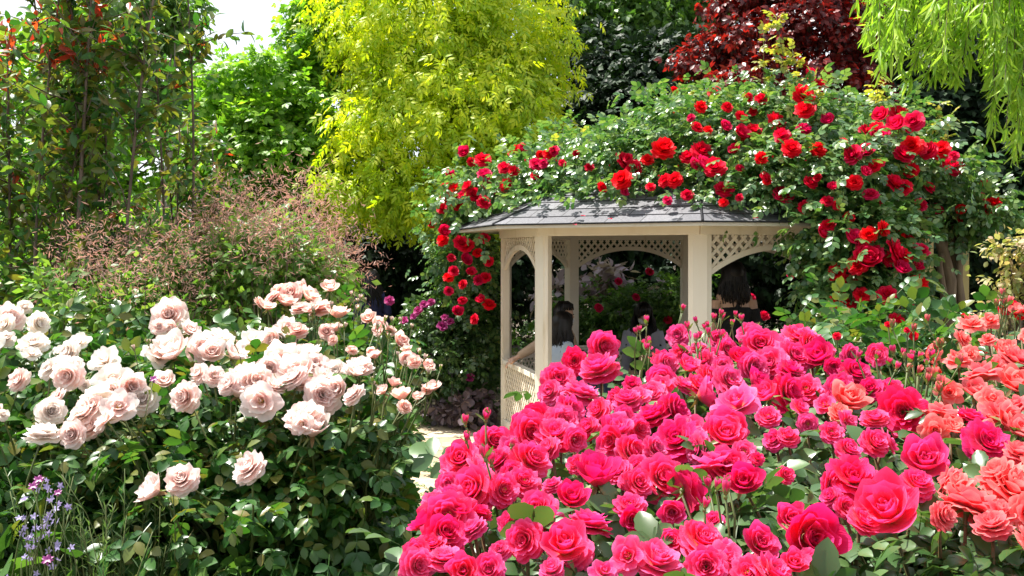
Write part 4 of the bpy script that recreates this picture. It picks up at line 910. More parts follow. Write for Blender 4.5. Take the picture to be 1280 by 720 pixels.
def bush_root(name, label, cat, x, y, group=None):
    return empty(name, (x, y, float(ground_z(x, y))), label, cat, group)
def flowers(root, lst, dfn, meshes, lean=(0, -.75, .7), sc=1.1, dm=None, alt=None, altp=0, jit=.42):
    pts = []
    for (x, y, r) in lst:
        d = dfn(y)*(1+rng.normal(0, .008)); p = at(x, y, d); R = r*d/F*sc
        me = meshes[rng.integers(len(meshes))]
        if meshes is V_CORAL and r > 30: me = V_CORAL[1]
        if alt and rng.random() < altp: me = alt[rng.integers(len(alt))]
        a = np.array(lean)+rng.normal(0, jit, 3); a[2] = max(a[2], .15); a = unit(a)
        bloom(root, me, p-a*R*.25, a, R); pts.append(p-a*R*.4)
    return np.array(pts)
def foliage(root, blobs, n, tpl, size, lm, tops=None, per=0, **kw):
    size = size*(.8 if tpl is ROSE_NEAR else 1); n = int(n*1.5) if tpl is ROSE_NEAR else n
    g = Geo(); cloud(g, blobs, n, tpl, size, **kw)
    if tops is not None and per:
        k = len(tops)*per; T = np.repeat(tops, per, 0); q = rng.uniform(.07, .36, k)[:, None]
        pos = T+np.array([0, 0, -1.])*q+rng.normal(0, .035, (k, 3)); ax = unit(rnd(k)*[1, 1, .5]+[0, -.1, -.05])
        if 'cap' in kw:
            ok = pos[:, 2] < kw['cap'](pos[:, 0], pos[:, 1])+.03; pos, ax = pos[ok], ax[ok]; k = len(pos)
        g.inst(tpl, frames(ax, unit(rnd(k)*.5+[0, -.15, 1]))*rng.uniform(.7, 1.15, k)[:, None, None]*size, pos)
    return rel(g, root).build('foliage', lm, root)
def buds(root, pts, mesh, s=.017, tall=.05):
    s = s*1.7
    for p in pts:
        k = rng.integers(1, 4); g = Geo()
        for _ in range(k):
            e = p+np.array([rng.normal(0, .03), rng.normal(0, .03), tall*rng.uniform(.5, 1.4)]); g.tube(limb_path(p-[0, 0, .12], e, .1, 4), [.0028, .0025, .002, .002], 4)
            bloom(root, mesh, e, unit(np.array([rng.normal(0, .2), rng.normal(0, .2), 1])), s*rng.uniform(.75, 1.2), 'rosebud')
        rel(g, root).build('bud_stalk', CANEG, root)

r1 = bush_root('rose_bush', 'hot pink rose bush nearest the path, its blooms climbing past the left gazebo post', 'rose bush', .28, 2.0, 'pink rose bushes in the foreground')
t1 = flowers(r1, PINK1, dR, V_PINK, alt=V_PINKD, altp=.38, sc=1.08)
foliage(r1, [(.26, 1.72, 1.2, .22, .32, .28), (.22, 2.1, 1.2, .16, .3, .34), (.38, 2.5, 1.2, .2, .35, .36), (.12, 1.55, 1.2, .14, .2, .25), (.36, 1.5, 1.15, .2, .24, .28)], 1300, ROSE_NEAR, .125, L_PINKB, t1, 8, cap=capR, sub=6, tight=.55, up=.9)
canes(r1, (.25, 2.0, 0), t1, CANE, .008, .003, fan=.10)
r2 = bush_root('rose_bush', 'broad hot pink rose bush, most crowded with blooms, in the middle of the foreground', 'rose bush', .55, 2.1, 'pink rose bushes in the foreground')
random.seed(9)
def fillers(lst, n, box):
    out = []
    for _ in range(4000):
        if len(out) >= n: break
        x, y = random.uniform(*box[:2]), random.uniform(*box[2:]); dd = min(math.hypot(x-a, y-b_)-r_*.75 for a, b_, r_ in lst+out)
        near = min(math.hypot(x-a, y-b_) for a, b_, r_ in lst)
        if 4 < dd and near < 42: out.append((x, y, random.uniform(11, 17)*(1+(y-560)/600)))
    return out
PINK1 += fillers(PINK1, 6, (540, 760, 470, 715))
def pink_centre(t): return t[0] < 985
PC = [t for t in PINK2 if pink_centre(t)]; PR = [t for t in PINK2 if not pink_centre(t)]
PC += fillers(PC, 12, (760, 985, 430, 715)); PR += fillers(PR, 7, (985, 1130, 440, 712))
t2 = flowers(r2, PC, dR, V_PINK, alt=V_PINKD, altp=.38, sc=1.08)
foliage(r2, [(.42, 1.62, 1.2, .24, .30, .26), (.5, 2.2, 1.25, .26, .4, .30), (.55, 2.8, 1.3, .3, .35, .3), (.3, 1.5, 1.14, .2, .2, .26), (.38, 1.35, 1.2, .2, .15, .2)], 1700, ROSE_NEAR, .125, L_PINKB, t2, 7, cap=capR, sub=6, tight=.55, up=.9)
canes(r2, (.55, 2.1, 0), t2, CANE, .008, .003, fan=.14)
r2b = bush_root('rose_bush', 'hot pink rose bush with the largest pink bloom, beside the coral roses', 'rose bush', .95, 2.1, 'pink rose bushes in the foreground')
t2b = flowers(r2b, PR, dR, V_PINK, alt=V_PINKD, altp=.3, sc=1.06)
foliage(r2b, [(.8, 1.75, 1.2, .26, .36, .27), (.95, 2.4, 1.28, .3, .45, .3), (.62, 1.45, 1.16, .2, .2, .26), (.62, 1.3, 1.2, .2, .14, .2), (.85, 2.8, 1.3, .25, .3, .28)], 1500, ROSE_NEAR, .125, L_PINKB, t2b, 8, cap=capR, sub=6, tight=.55, up=.9)
canes(r2b, (.95, 2.1, 0), t2b, CANE, .008, .003, fan=.12)
buds(r1, [at(x, y, dR(y)) for x, y in [(800, 440), (812, 432), (803, 455), (600, 565), (625, 600), (640, 580)]], B_PINK, .016)
buds(r2, [at(x, y, dR(y)) for x, y in [(868, 440), (880, 432), (892, 420), (905, 425), (925, 428), (870, 455), (885, 445), (912, 445), (845, 405), (1100, 490), (1090, 478), (900, 668), (905, 655), (1140, 470), (1146, 480), (1155, 470)]], B_PINK, .016)
r3 = bush_root('rose_bush', 'coral orange rose bush with pointed petals at the right edge of the foreground', 'rose bush', 1.12, 2.1)
t3 = flowers(r3, CORAL, dR, V_CORAL, lean=(-.1, -.6, .75), sc=1.02)
foliage(r3, [(.85, 1.42, 1.16, .26, .22, .26), (1.05, 1.75, 1.22, .32, .36, .26), (1.25, 2.2, 1.25, .3, .4, .3), (1.2, 2.7, 1.3, .3, .35, .32)], 1500, ROSE_NEAR, .13, L_CORB, t3, 7, cap=capR, sub=6, tight=.55, up=.9)
canes(r3, (1.15, 2.1, 0), t3, CANE, .008, .003, fan=.14)
buds(r3, [at(x, y, dR(y)) for x, y in [(1150, 475), (1158, 462), (1165, 492), (1140, 440), (1181, 432), (1245, 395), (1262, 405), (1148, 500), (1160, 510)]], B_CORAL, .018)
# green rose behind, with small red flowers
r4 = bush_root('rose_bush', 'leafy green rose bush with few small red roses, between pink roses and trellis', 'rose bush', 1.75, 4.4)
bl4 = [B(1090, 455, 4.3, 60, 40), B(1140, 470, 4.2, 50, 45), B(1050, 430, 4.5, 40, 25), B(1110, 500, 4.1, 60, 50), B(1190, 475, 4.2, 40, 38), B(1240, 475, 4.3, 50, 40), B(1150, 560, 4.2, 110, 60)]
RED4 = [(1142, 420, 5), (1225, 440, 8), (1262, 425, 7), (1255, 440, 6), (1244, 455, 8), (1266, 380, 9), (1256, 386, 8), (1276, 392, 8), (1170, 462, 7), (1046, 420, 5), (1110, 405, 4), (1134, 412, 4), (1205, 395, 4)]
t4 = flowers(r4, RED4, lambda y: 3.85, V_RED, lean=(0, -.6, .6), sc=1.1)
foliage(r4, bl4, 1500, ROSE_MID, .12, L_PALEB, t4, 5, sub=7, tight=.5)
canes(r4, (1.75, 4.4, 0), t4, CANEG, .007, .003, fan=.15)

PALE = [(212, 394, 21), (199, 408, 10), (217, 411, 9), (237, 414, 10), (275, 421, 15), (215, 442, 21), (200, 446, 14), (189, 438, 10), (255, 435, 17), (266, 442, 14), (292, 444, 14), (317, 425, 16), (341, 423, 12), (361, 414, 16), (348, 418, 12), (247, 466, 12), (268, 469, 12), (207, 477, 12), (231, 496, 18), (301, 470, 21), (321, 479, 17), (297, 492, 13), (326, 501, 22), (352, 454, 20), (345, 483, 11), (366, 470, 16), (122, 497, 19), (149, 508, 20), (107, 514, 17), (164, 483, 15), (178, 499, 17), (130, 525, 15), (115, 505, 15), (90, 543, 15), (113, 535, 13), (193, 614, 17), (227, 599, 18), (310, 583, 20), (380, 518, 21), (391, 540, 17), (378, 530, 14), (367, 450, 18), (394, 454, 15), (372, 466, 20), (419, 463, 13), (383, 478, 17), (403, 494, 20), (423, 486, 12), (441, 492, 13), (449, 457, 15), (446, 466, 11), (336, 460, 15), (139, 490, 14), (96, 520, 13), (385, 445, 14), (405, 470, 13), (310, 487, 14), (285, 480, 12)]
APRI = [(363, 366, 13), (357, 379, 11), (386, 372, 12), (412, 361, 10), (400, 384, 13), (423, 394, 12), (372, 413, 10), (461, 399, 8), (472, 408, 9), (476, 412, 8), (408, 414, 9), (420, 412, 8), (440, 437, 6), (469, 446, 8), (499, 428, 9), (489, 413, 6), (508, 438, 6), (509, 448, 9), (518, 451, 8), (533, 459, 8), (492, 481, 7), (479, 490, 8), (502, 497, 10), (506, 508, 8), (541, 486, 10), (535, 488, 7), (522, 497, 6), (340, 372, 10), (350, 368, 10), (375, 384, 10), (390, 388, 9), (335, 385, 8), (463, 440, 5), (380, 362, 9), (325, 378, 7), (415, 425, 6)]
r5 = bush_root('rose_bush', 'large blush pink rose bush filling the left middle foreground beside the path', 'rose bush', -.95, 3.9)
t5 = flowers(r5, PALE, dL, V_PALE, lean=(0, -.7, .7), sc=1.14, alt=V_WHITE, altp=.1)
t5b = flowers(r5, APRI, dL, V_APRI, lean=(.1, -.5, .8), sc=1.2)
bl5 = [(-1.15, 4.0, 1.10, .62, .45, .44), (-.80, 4.2, 1.15, .38, .5, .45), (-1.05, 4.7, 1.2, .42, .5, .5), (-1.4, 3.7, .95, .40, .35, .42), (-.74, 3.85, .85, .28, .40, .42), (-1.0, 3.55, .85, .5, .30, .40), (-.60, 4.3, 1.10, .17, .3, .40), (-1.55, 4.2, 1.1, .4, .4, .42), (-.66, 3.7, .65, .22, .3, .3)]
foliage(r5, bl5, 4600, ROSE_NEAR, .15, L_PALEB, np.concatenate([t5, t5b]), 6, cap=capL, sub=6, tight=.5, up=.7, inner=.2)
canes(r5, (-.95, 3.95, 0), np.concatenate([t5, t5b]), CANEG, .009, .003, fan=.22)
buds(r5, [at(x, y, dL(y)) for x, y in [(443, 388), (452, 386), (448, 396), (500, 410), (510, 418), (480, 440), (430, 430), (468, 425), (395, 400), (180, 455), (520, 455), (495, 445), (530, 485), (500, 470), (460, 500), (205, 440), (350, 430), (300, 450)]], B_PALE, .017)
WH = [(131, 450, 17), (140, 474, 20), (98, 427, 13), (75, 443, 13), (85, 440, 14), (75, 456, 17), (84, 470, 17), (42, 428, 15), (40, 442, 10), (50, 404, 13), (13, 397, 16), (5, 405, 12), (31, 383, 9), (7, 423, 10), (22, 474, 13), (67, 497, 13), (64, 514, 16), (53, 541, 18), (4, 518, 7), (-15, 430, 18), (-30, 470, 18), (60, 460, 12), (95, 455, 10), (-20, 510, 16), (-50, 440, 16), (106, 482, 7)]
r6 = bush_root('rose_bush', 'white rose bush at the left edge with large open white flowers', 'rose bush', -1.95, 4.0)
t6 = flowers(r6, WH, dL, V_WHITE, lean=(0, -.7, .7), sc=1.14, alt=V_PALE, altp=.3)
foliage(r6, [(-1.9, 4.1, 1.1, .42, .4, .42), (-2.2, 4.0, .95, .42, .4, .42), (-1.75, 3.75, .9, .3, .3, .36), (-2.0, 4.6, 1.15, .45, .4, .45), (-2.5, 4.2, 1.0, .4, .4, .42), (-1.9, 3.7, .7, .4, .25, .3)], 2300, ROSE_NEAR, .15, L_PALEB, t6, 7, cap=capL, sub=6, tight=.5, up=.7)
canes(r6, (-2.0, 4.05, 0), t6, CANEG, .009, .003, fan=.2)

# --- ground-level plants at lower left
def clump(root_name, label, cat, c, n, length, tpl, lm, spread, up=1.0, part='leaves', arch=.6):
    z0 = float(ground_z(c[0], c[1])); root = empty(root_name, (c[0], c[1], z0), label, cat)
    a = rng.uniform(0, 2*PI, n); r = np.sqrt(rng.random(n)); pos = np.stack([c[0]+spread[0]*r*np.cos(a), c[1]+spread[1]*r*np.sin(a), np.full(n, z0)], 1)
    ax = unit(np.stack([np.cos(a)*r*arch+rng.normal(0, .25, n), np.sin(a)*r*arch+rng.normal(0, .25, n), np.full(n, up)], 1))
    out = np.stack([np.cos(a), np.sin(a), np.full(n, .4)], 1)
    g = Geo(); g.inst(tpl, frames(ax, unit(out+rnd(n)*.4))*rng.uniform(.7, 1.15, n)[:, None, None]*length, pos); rel(g, root).build(part, lm, root); return root
STR = tpl_leaf(.055, 9, -.0, .02, widest=.35); V_ = STR[0].copy(); V_[:, 2] -= .55*V_[:, 1]**2.4; STR = (V_, STR[1], STR[2])
clump('daylily', 'clump of arching strap leaves at the bottom edge between blush and pink bushes', 'plant', (-.68, 3.35), 380, .46, STR, L_STRAP, (.34, .3), arch=.9)
clump('daylily', 'darker strap-leaved clump under the middle of the blush rose bush', 'plant', (-1.0, 3.15), 200, .38, STR, L_STRAP, (.28, .2), arch=.9)
# feathery grey-green rosemary
rm = empty('rosemary_bush', (-1.32, 3.15, float(ground_z(-1.3, 3.1))), 'upright needle-leaved rosemary bush below the blush roses at lower left', 'plant')
g = Geo(); gn = Geo()
for k in range(95):
    b = np.array([-1.34+rng.normal(0, .10), 3.15+rng.normal(0, .09), .38]); e = b+np.array([rng.normal(0, .13), rng.normal(0, .10), rng.uniform(.4, .95)]); P = limb_path(b, e, .08, 7); g.tube(P, np.linspace(.003, .0015, 7), 4)
    m = 46; t = rng.uniform(.1, 1, m)*6; i0 = np.minimum(5, t.astype(int)); p = P[i0]+(P[i0+1]-P[i0])*(t-i0)[:, None]
    gn.inst(tpl_leaf(.11, 2, .3, .02, widest=.5), frames(unit(rnd(m)*.8+unit(e-b)), rnd(m))*rng.uniform(.028, .05, m)[:, None, None], p)
rel(g, rm).build('stems', CANEG, rm); rel(gn, rm).build('leaves', leafmat('rosemary_leaf', [(.09, .16, .06), (.15, .23, .09), (.06, .12, .04)], .3), rm)
# bellflowers
bf = empty('bellflower', at(40, 720, 2.9)*[1, 1, 0]+[0, 0, .42], 'tall bellflower with lavender star flowers at the lower left corner', 'plant')
star = []
for k in range(5):
    R = rotz(2*PI*k/5)@rotx(.35); v, t, q = tpl_leaf(.5, 3, .25, .08, widest=.4); star.append((v@R.T, t, q))
star = join_tpl(star); g = Geo(); gf = Geo(); ctr = np.array([(55, 600), (62, 622), (58, 640), (40, 650), (35, 660), (45, 668), (33, 675), (50, 680), (40, 690), (62, 652), (70, 655), (60, 690), (72, 700), (30, 650), (75, 690), (45, 705), (20, 715), (68, 632), (78, 635), (60, 610), (28, 700), (36, 640), (52, 655), (46, 675)])
for x, y in ctr:
    p = at(x+rng.normal(0, 2), y+rng.normal(0, 2), 2.95); b = np.array([bf.location[0]+rng.normal(0, .06), 3.0, .4]); g.tube(limb_path(b, p, .12, 6), np.linspace(.003, .0015, 6), 4)
    for q in range(2):
        a = unit(np.array([rng.normal(0, .6), -1, rng.normal(.2, .5)])); rel(Geo().inst(star, (rot_to(a, rng.uniform(0, 6))*rng.uniform(.010, .0145))[None], (p+rng.normal(0, .016, 3))[None]), bf).build('flower', F_LAV, bf)
g2 = Geo(); cloud(g2, [(bf.location[0], 3.05, .6, .12, .1, .3)], 160, LF_MID, .06, sub=5)
rel(g, bf).build('stalks', CANEG, bf); rel(g2, bf).build('leaves', L_GROUND, bf)
F_MAG = leafmat('magenta_petal', [(.30, .04, .22), (.40, .07, .30)], .35, (1.1, .9, 1.1))
cb = empty('cranesbill', at(42, 720, 2.85)*[1, 1, 0]+[0, 0, .42], 'single small magenta cranesbill flowers on thin stalks among the bellflowers', 'plant')
g = Geo(); gf = Geo()
for x, y, s in [(48, 600, .016), (41, 608, .015), (59, 700, .018), (192, 474, .016), (72, 616, .012)]:
    d = 2.85 if y > 500 else 3.5; p = at(x, y, d); b = np.array([p[0]+.05, p[1]+.05, .4]); g.tube(limb_path(b, p, .1, 6), .002, 4)
    gf = Geo(); gf.inst(star, (rot_to((.2, -.8, .5), 0)*s)[None], p[None]); gf.inst(star, (rot_to((.1, -.6, .8), .6)*s)[None], p[None]+.001); rel(gf, cb).build('flower', F_MAG, cb)
    rel(g, cb).build('stalk', CANEG, cb); g = Geo()
# broad-leaved ground plants
gp = lambda lab, c, r, n, lm, s=.075, t=ROSE_MID: shrub('ground_plant', lab, 'plant', (c[0], c[1], float(ground_z(c[0], c[1]))), [(c[0], c[1], float(ground_z(c[0], c[1]))+r[2]*.6, *r)], n, t, s, lm, sub=7, stems=8, tight=.5, droop=.1, up=1.0)
BROAD = tpl_leaf(.85, 6, .12, .15, widest=.4)
gp('broad-leaved dark green plant in the lower left corner behind the bellflowers', (-1.75, 3.25), (.34, .22, .42), 420, L_GROUND, .11, BROAD)
gp('low leafy green plant at the bottom edge under the single blush blooms', (-1.05, 3.0), (.30, .18, .22), 600, L_GROUND)
gp('silvery edged leafy plant at the bottom edge beside the rosemary', (-1.22, 2.85), (.14, .12, .16), 260, L_GREY, .05)
gp('leafy green plant beside the path below the blush roses', (-.66, 3.9), (.2, .3, .30), 700, L_STRAP, .09)
gp('leafy green plant at the bottom of the path edge in front of the paving', (-.72, 4.7), (.2, .45, .22), 800, L_STRAP, .09)
gp('dark leafy plant in the shade at the bottom centre left', (-.85, 3.45), (.3, .22, .26), 600, L_GROUND, .09)
gp('low leafy plant further back under the white roses', (-2.1, 3.4), (.35, .3, .4), 700, L_GROUND, .09)
# under-planting that covers the soil right of the path
cov = Geo(); cloud(cov, [(x, y, float(ground_z(x, y))+.05, .55, .5, .16) for x in np.arange(.1, 4.0, .75) for y in np.arange(.9, 5.6, .8)]+[(x, y, float(ground_z(x, y))+.05, .5, .5, .18) for x in np.arange(-4.5, -.9, .8) for y in np.arange(3.2, 11.5, .9)], 9000, ROSE_FAR, .11, sub=9, up=1.2)
tag(cov.build('ground_cover', L_GROUND), 'low green ground cover filling the planting beds under the roses', 'ground cover', kind='stuff')

# plant markers
def marker(px, py, d, lab):
    p = at(px, py, d); z0 = float(ground_z(p[0], p[1])); r = empty('plant_label', (p[0], p[1], z0), lab, 'plant label', 'plant labels on stakes')
    blk = surf('label_black', (.02, .02, .022), (.035, .035, .04), 30, .4, .05) if 'lb' not in MATS else MATS['lb']; MATS['lb'] = blk
    Geo().box((0, 0, (p[2]-z0)/2), (.008, .005, p[2]-z0)).build('stake', blk, r, smooth=False)
    R = rotz(.25)@rotx(-.6); g = Geo().box((0, -.012, p[2]-z0+.008), (.085, .006, .045), R); pl_ = bevel(g.build('plate', blk, r, smooth=False), .002)
    wl = surf('label_print', (.5, .5, .5), (.6, .6, .6), 30, .5, .05) if 'lw' not in MATS else MATS['lw']; MATS['lw'] = wl
    g = Geo()
    for k, wd in enumerate((.06, .045, .052)): g.box(R@np.array([-.005, -.0042, .012-.011*k])+np.array([0, -.012, p[2]-z0+.008]), (wd, .001, .003), R)
    g.build('print', wl, pl_, smooth=False)
marker(453, 622, 3.75, 'small black plant label on a stake in the shade under the blush rose bush')
marker(565, 466, 10.7, 'small dark plant label in front of the magenta rose shrub')
# fallen petals
for i, (x, y) in enumerate([(720, 283), (732, 272), (765, 276), (942, 275)]):
    p = at(x, y, 8.3)
    for d in np.linspace(7.4, 10, 300):
        p = at(x, y, d)
        if p[2] < float(roofz(p[0], p[1]))+.012: break
    lf = tpl_leaf(.9, 5, .2, .25, widest=.6); g = Geo(); M = rotz(rng.uniform(0, 6))@rotx(.3); g.inst(lf, (M*.045)[None], np.zeros((1, 3)))
    o = g.build('fallen_petal', P_MAG if False else F_RED if 'F_RED' in globals() else leafmat('fallen_petal_red', [(.6, .02, .06), (.7, .05, .12)], .3, (1, .9, .9)), loc=[float(v) for v in p+np.array([0, 0, .012])])
    tag(o, 'fallen red rose petal lying on the grey shingles of the gazebo roof', 'petal', 'fallen petals on the roof')
#--PEOPLE--
# ------------------------------------------------------------------ visitors
SKIN = surf('skin', (.55, .33, .23), (.62, .39, .28), 20, .5, .05, .002)
HAIR = surf('black_hair', (.005, .004, .004), (.014, .010, .009), 40, .45, .3, .004, stretch=(1, 1, .1))
def cloth(n, a, b): return surf(n, a, b, 12, .85, .35, .006)
def person(label, pos, face, group=None, sit=False, sc=1.0, top=None, low=None, arms=None, headturn=0, headtilt=0, mask=False, hair='long', skirt=False, bare_back=False, lean=0.0, sleeve=1.0, over=None):
    root = empty('person', pos, label, 'person', group); R = rotz(face)*sc
    def W(p): return R@np.array(p, float)
    b = Geo(); J = {}
    if sit:
        J = dict(pel=(0, 0, .54), wai=(0, .0+lean*.3, .72), che=(0, .02+lean*.6, .90), nb=(0, .02+lean, 1.05), hd=(0, .05+lean*1.25, 1.20), hip=(.09, .03, .53), kn=(.11, .44, .53), an=(.11, .43, .10), toe=(.11, .58, .035))
    else:
        J = dict(pel=(0, 0, .95), wai=(0, .0, 1.13), che=(0, .01, 1.30), nb=(0, 0, 1.45), hd=(0, .03, 1.61), hip=(.09, 0, .92), kn=(.10, .03, .50), an=(.10, -.02, .09), toe=(.11, .14, .035))
    arms = arms or [((.20, -.03, -.26), (.20, .08, -.50)), ((-.20, -.03, -.26), (-.20, .08, -.50))]
    nb = np.array(J['nb']); hd = np.array(J['hd'])
    HR = rotz(headturn)@rotx(headtilt)
    def H(v): return hd+HR@np.array(v, float)
    def T(g, pts, r, seg=12): g.tube([W(p) for p in pts], np.array(r)*sc, seg)
    def E_(g, c, r, rot=None): g.ell(W(c), np.array(r)*sc, 18, 12, R=rotz(face) if rot is None else rotz(face)@rot)
    def torso(g, k, neck=False):
        E_(g, J['pel'], (.165+k, .12+k, .13)); E_(g, J['wai'], (.13+k, .10+k, .14)); E_(g, J['che'], (.155+k, .11+k, .17))
        T(g, [J['pel'], J['wai'], J['che'], nb+[0, 0, -.05]], [.12+k, .10+k, .115+k, .07+k])
        T(g, [nb+[-.155, 0, -.055], nb+[0, 0, -.035], nb+[.155, 0, -.055]], [.052+k, .065+k, .052+k])
    torso(b, 0); T(b, [nb+[0, 0, -.06], nb+[0, .01, .03], H((0, -.01, -.05))], [.062, .05, .05])
    E_(b, H((0, 0, .02)), (.076, .092, .105), HR); E_(b, H((0, .022, -.045)), (.056, .062, .062), HR)   # skull and jaw
    E_(b, H((0, .094, -.012)), (.012, .018, .024), HR); E_(b, H((0, .08, -.052)), (.024, .010, .009), HR); E_(b, H((0, .074, -.088)), (.02, .016, .014), HR)
    for s in (-1, 1):
        E_(b, H((s*.077, -.005, -.002)), (.010, .020, .030), HR)
        m = np.array([s, 1, 1]); hip, kn, an, toe = [np.array(J[q])*m for q in ('hip', 'kn', 'an', 'toe')]
        T(b, [hip, (hip+kn)/2, kn, kn*.55+an*.45+np.array([0, -.01, 0]), an], [.088, .075, .055, .052, .036]); T(b, [an+[0, -.03, -.02], (an+toe)/2, toe], [.038, .038, .028])
    ends = []
    for (el, wr), s in zip(arms, (1, -1)):
        sh = nb+np.array([s*.165, 0, -.06]); el = nb+np.array(el); wr = nb+np.array(wr); fa = unit(wr-el)
        T(b, [sh, (sh+el)/2, el, (el+wr)/2, wr], [.047, .042, .036, .034, .024]); ends.append((sh, el, wr))
        side = unit(np.cross(fa, [0, 0, 1.])) if abs(fa[2]) < .9 else np.array([0, 1., 0]); up = np.cross(side, fa)
        T(b, [wr, wr+fa*.045, wr+fa*.09], [.022, .032, .030])
        for f in range(4):
            o = wr+fa*.085+side*(f-1.5)*.019; L_ = [.062, .074, .07, .054][f]; T(b, [o-fa*.02, o+fa*L_*.5, o+fa*L_*.8-up*.018, o+fa*L_*.85-up*.038], [.0095, .009, .008, .007], 7)
        o = wr+fa*.03-side*.024; T(b, [o, o-side*.026+fa*.03, o-side*.03+fa*.062-up*.01], [.012, .0105, .009], 7)
    def fin(g, name, mat, vox):
        g = rel(Geo_shift(g), root) if False else g
        o = link(name, g.mesh(name), mat, root); m = o.modifiers.new('remesh', 'REMESH'); m.mode = 'VOXEL'; m.voxel_size = vox; m.use_smooth_shade = True
        s2 = o.modifiers.new('smooth', 'SMOOTH'); s2.factor = .6; s2.iterations = 4; return o
    fin(b, 'body', SKIN, .008)
    # clothing
    t = Geo()
    if bare_back:
        E_(t, J['pel'], (.18, .135, .12)); E_(t, J['wai'], (.145, .115, .15)); E_(t, np.array(J['che'])+[0, 0, -.03], (.17, .125, .13)); T(t, [J['pel'], J['wai'], np.array(J['che'])], [.135, .115, .12])
        T(t, [nb+[0, -.09, -.16], nb+[0, -.055, -.03]], [.03, .02]); T(t, [nb+[-.1, .0, -.2], nb+[-.05, .02, -.0]], [.03, .018]); T(t, [nb+[.1, .0, -.2], nb+[.05, .02, .0]], [.03, .018])
        for (sh, el, wr), s in zip(ends, (1, -1)): T(t, [sh*.6+el*.4, el], [.058, .05])
    else:
        torso(t, .014)
        for (sh, el, wr) in ends:
            e = el if sleeve < .6 else wr; T(t, [sh, (sh+el)/2, el] + ([(el+wr)/2, wr*.9+el*.1] if sleeve > .6 else []), [.063, .058, .053]+([.048, .04] if sleeve > .6 else []))
    fin(t, 'top', top, .010)
    if over is not None:      # open cardigan over the top
        t = Geo()
        for s in (-1, 1):
            T(t, [nb+[s*.12, .0, -.03], nb+[s*.155, .02, -.2], np.array(J['pel'])+[s*.19, .02, .0], np.array(J['pel'])+[s*.2, .04, -.12]], [.06, .085, .085, .06])
        T(t, [nb+[-.14, -.05, -.08], nb+[0, -.06, -.1], nb+[.14, -.05, -.08]], [.08, .09, .08]); E_(t, np.array(J['wai'])+[0, -.05, 0], (.16, .11, .24))
        for (sh, el, wr) in ends: T(t, [sh, (sh+el)/2, el, (el+wr)/2], [.072, .068, .06, .055])
        fin(t, 'cardigan', over, .010)
    t = Geo()
    if skirt:
        if sit: T(t, [(0, -.04, .55), (0, .2, .545), (0, .44, .53)], [.17, .17, .15]); T(t, [(0, .44, .52), (0, .46, .36), (0, .47, .2)], [.15, .14, .15]); 
        else: T(t, [(0, 0, 1.02), (0, 0, .8), (0, 0, .45)], [.15, .19, .22])
    else:
        for s in (-1, 1):
            m = np.array([s, 1, 1]); hip, kn, an = [np.array(J[q])*m for q in ('hip', 'kn', 'an')]; T(t, [hip+[0, -.02, .04], (hip+kn)/2, kn, (kn+an)/2, an+[0, 0, .03]], [.115, .095, .075, .068, .06])
    fin(t, 'skirt' if skirt else 'trousers', low, .012)
    g = Geo()
    for s in (-1, 1):
        m = np.array([s, 1, 1]); an, toe = np.array(J['an'])*m, np.array(J['toe'])*m; T(g, [an+[0, -.045, -.035], (an+toe)/2+[0, 0, -.012], toe+[0, .02, -.003]], [.042, .043, .032])
    fin(g, 'shoes', HAIR, .008)
    # hair
    h = Geo(); hw = {'long': 1.08, 'bob': 1.16, 'short': 1.0}[hair]; E_(h, H((0, -.022, .038)), (.088*hw, .098*hw, .108*min(hw, 1.06)), HR)
    ln = {'long': .29, 'bob': .20, 'short': .06}[hair]
    if hair != 'short': E_(h, H((0, -.055, -.06-ln*.2)), (.088*hw, .055, .08+ln*.35), HR)
    for k in range(190):
        a = rng.uniform(-PI*.10, PI*1.10)+PI; p0 = np.array([.04*math.cos(a), .04*math.sin(a)-.02, .14]); rr_ = .090*hw
        p1 = np.array([rr_*math.cos(a), .1*math.sin(a)-.02, .06]); p2 = np.array([(rr_+.006)*math.cos(a), .1*math.sin(a)-.02, -.03]); 
        P = [H(p0), H(p1), H(p2)]; e = np.array(P[-1]); w_ = np.array([math.cos(a)*.16*hw, math.sin(a)*.03-.02, -1])
        for q in (.4, .75, 1.0): P.append(e+w_*ln*q*rng.uniform(.8, 1.12)+rng.normal(0, .011, 3))
        if hair == 'short': P = P[:4]
        T(h, P, np.linspace(.009, .004, len(P)), 5)
    for k in range(26):       # fringe
        a = rng.uniform(.25, PI-.25); T(h, [H((.03*math.cos(a), .02, .14)), H((.07*math.cos(a), .075*math.sin(a)+.01, .11)), H((.082*math.cos(a), .088*math.sin(a)+.006, .055))], [.010, .009, .004], 5)
    link('hair', h.mesh('hair'), HAIR, root)
    ey = Geo()
    for s in (-1, 1): E_(ey, H((s*.030, .084, .010)), (.012, .008, .006), HR)
    link('eyes', ey.mesh('eyes'), HAIR, root)
    if mask:
        k = Geo(); E_(k, H((0, .040, -.048)), (.062, .066, .048), HR)
        for s in (-1, 1): T(k, [H((s*.05, .06, -.03)), H((s*.08, .0, .0))], [.0025, .0025], 5)
        link('face_mask', k.mesh('face_mask'), MASKM, root)
    return root, H, W, ends
MASKM = cloth('mask_white', (.72, .73, .75), (.8, .81, .82))
BLK = cloth('black_cloth', (.008, .008, .009), (.016, .016, .018)); NAVY = cloth('navy_cloth', (.012, .014, .05), (.03, .03, .09))
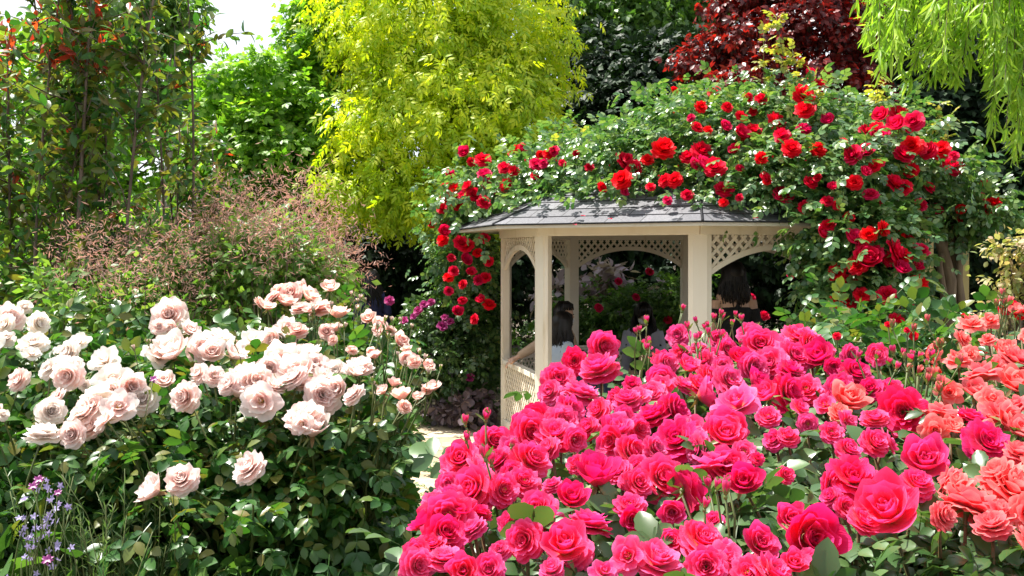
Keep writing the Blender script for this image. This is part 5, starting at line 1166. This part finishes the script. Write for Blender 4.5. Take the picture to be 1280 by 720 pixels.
LBL = cloth('light_blue_cloth', (.42, .50, .62), (.52, .60, .70)); BEI = cloth('beige_cloth', (.48, .33, .22), (.58, .42, .30)); GRY = cloth('grey_lilac_cloth', (.34, .34, .42), (.44, .44, .52)); DEN = cloth('denim_cloth', (.05, .07, .13), (.09, .11, .19))
FL = .06
person('person with dark hair in light blue shirt, seated behind the left gazebo post', (.44, 9.55, FL), math.radians(-62), sit=True, top=LBL, low=DEN, hair='bob', headturn=.15, sleeve=.5, lean=.03, group=None,
       arms=[((.18, .10, -.25), (.10, .33, -.36)), ((-.18, .10, -.25), (-.10, .33, -.36))], sc=1.0)
person('person in beige jacket and white mask, one arm along the left gazebo rail', (.52, 10.35, FL), math.radians(-118), sit=True, sc=1.05, top=BEI, low=DEN, hair='short', mask=True, headturn=-.1,
       arms=[((.38, -.10, -.13), (.50, -.26, -.25)), ((-.19, .06, -.26), (-.12, .3, -.34))])
rC, HC, WC, eC = person('person in grey cardigan, black dress and white mask, looking down at a phone', (1.58, 11.55, FL), math.radians(172), sit=True, sc=1.0, top=BLK, low=BLK, hair='bob', skirt=True, mask=True, lean=.13, headtilt=-.45, over=GRY, sleeve=.4,
       arms=[((.22, .06, -.27), (.05, .30, -.30)), ((-.22, .06, -.27), (-.05, .30, -.30))])
rD, _, _, _ = person('person with black hair and bare shoulders seen from behind in right gazebo opening', (2.14, 9.25, FL), math.radians(8), sc=1.06, top=BLK, low=BLK, hair='bob', bare_back=True)
person('person with long dark hair and navy top standing in the shade beyond the blush roses', (-1.82, 12.5, .02), math.radians(20), sc=1.0, top=NAVY, low=DEN, hair='long', sleeve=1.0)
# phone held by the seated reader
p = np.array([1.58, 11.55, FL])+WC(np.array([0, .15, 1.05])+np.array([0, .36, -.30])); g = Geo(); g.box((0, 0, 0), (.075, .009, .15), rotx(-.9))
o = g.build('mobile_phone', surf('phone_black', (.01, .01, .012), (.02, .02, .022), 10, .2, .02), loc=[float(v) for v in p], smooth=False); bevel(o, .003)
tag(o, 'dark mobile phone held in both hands by the seated reader in black', 'phone')
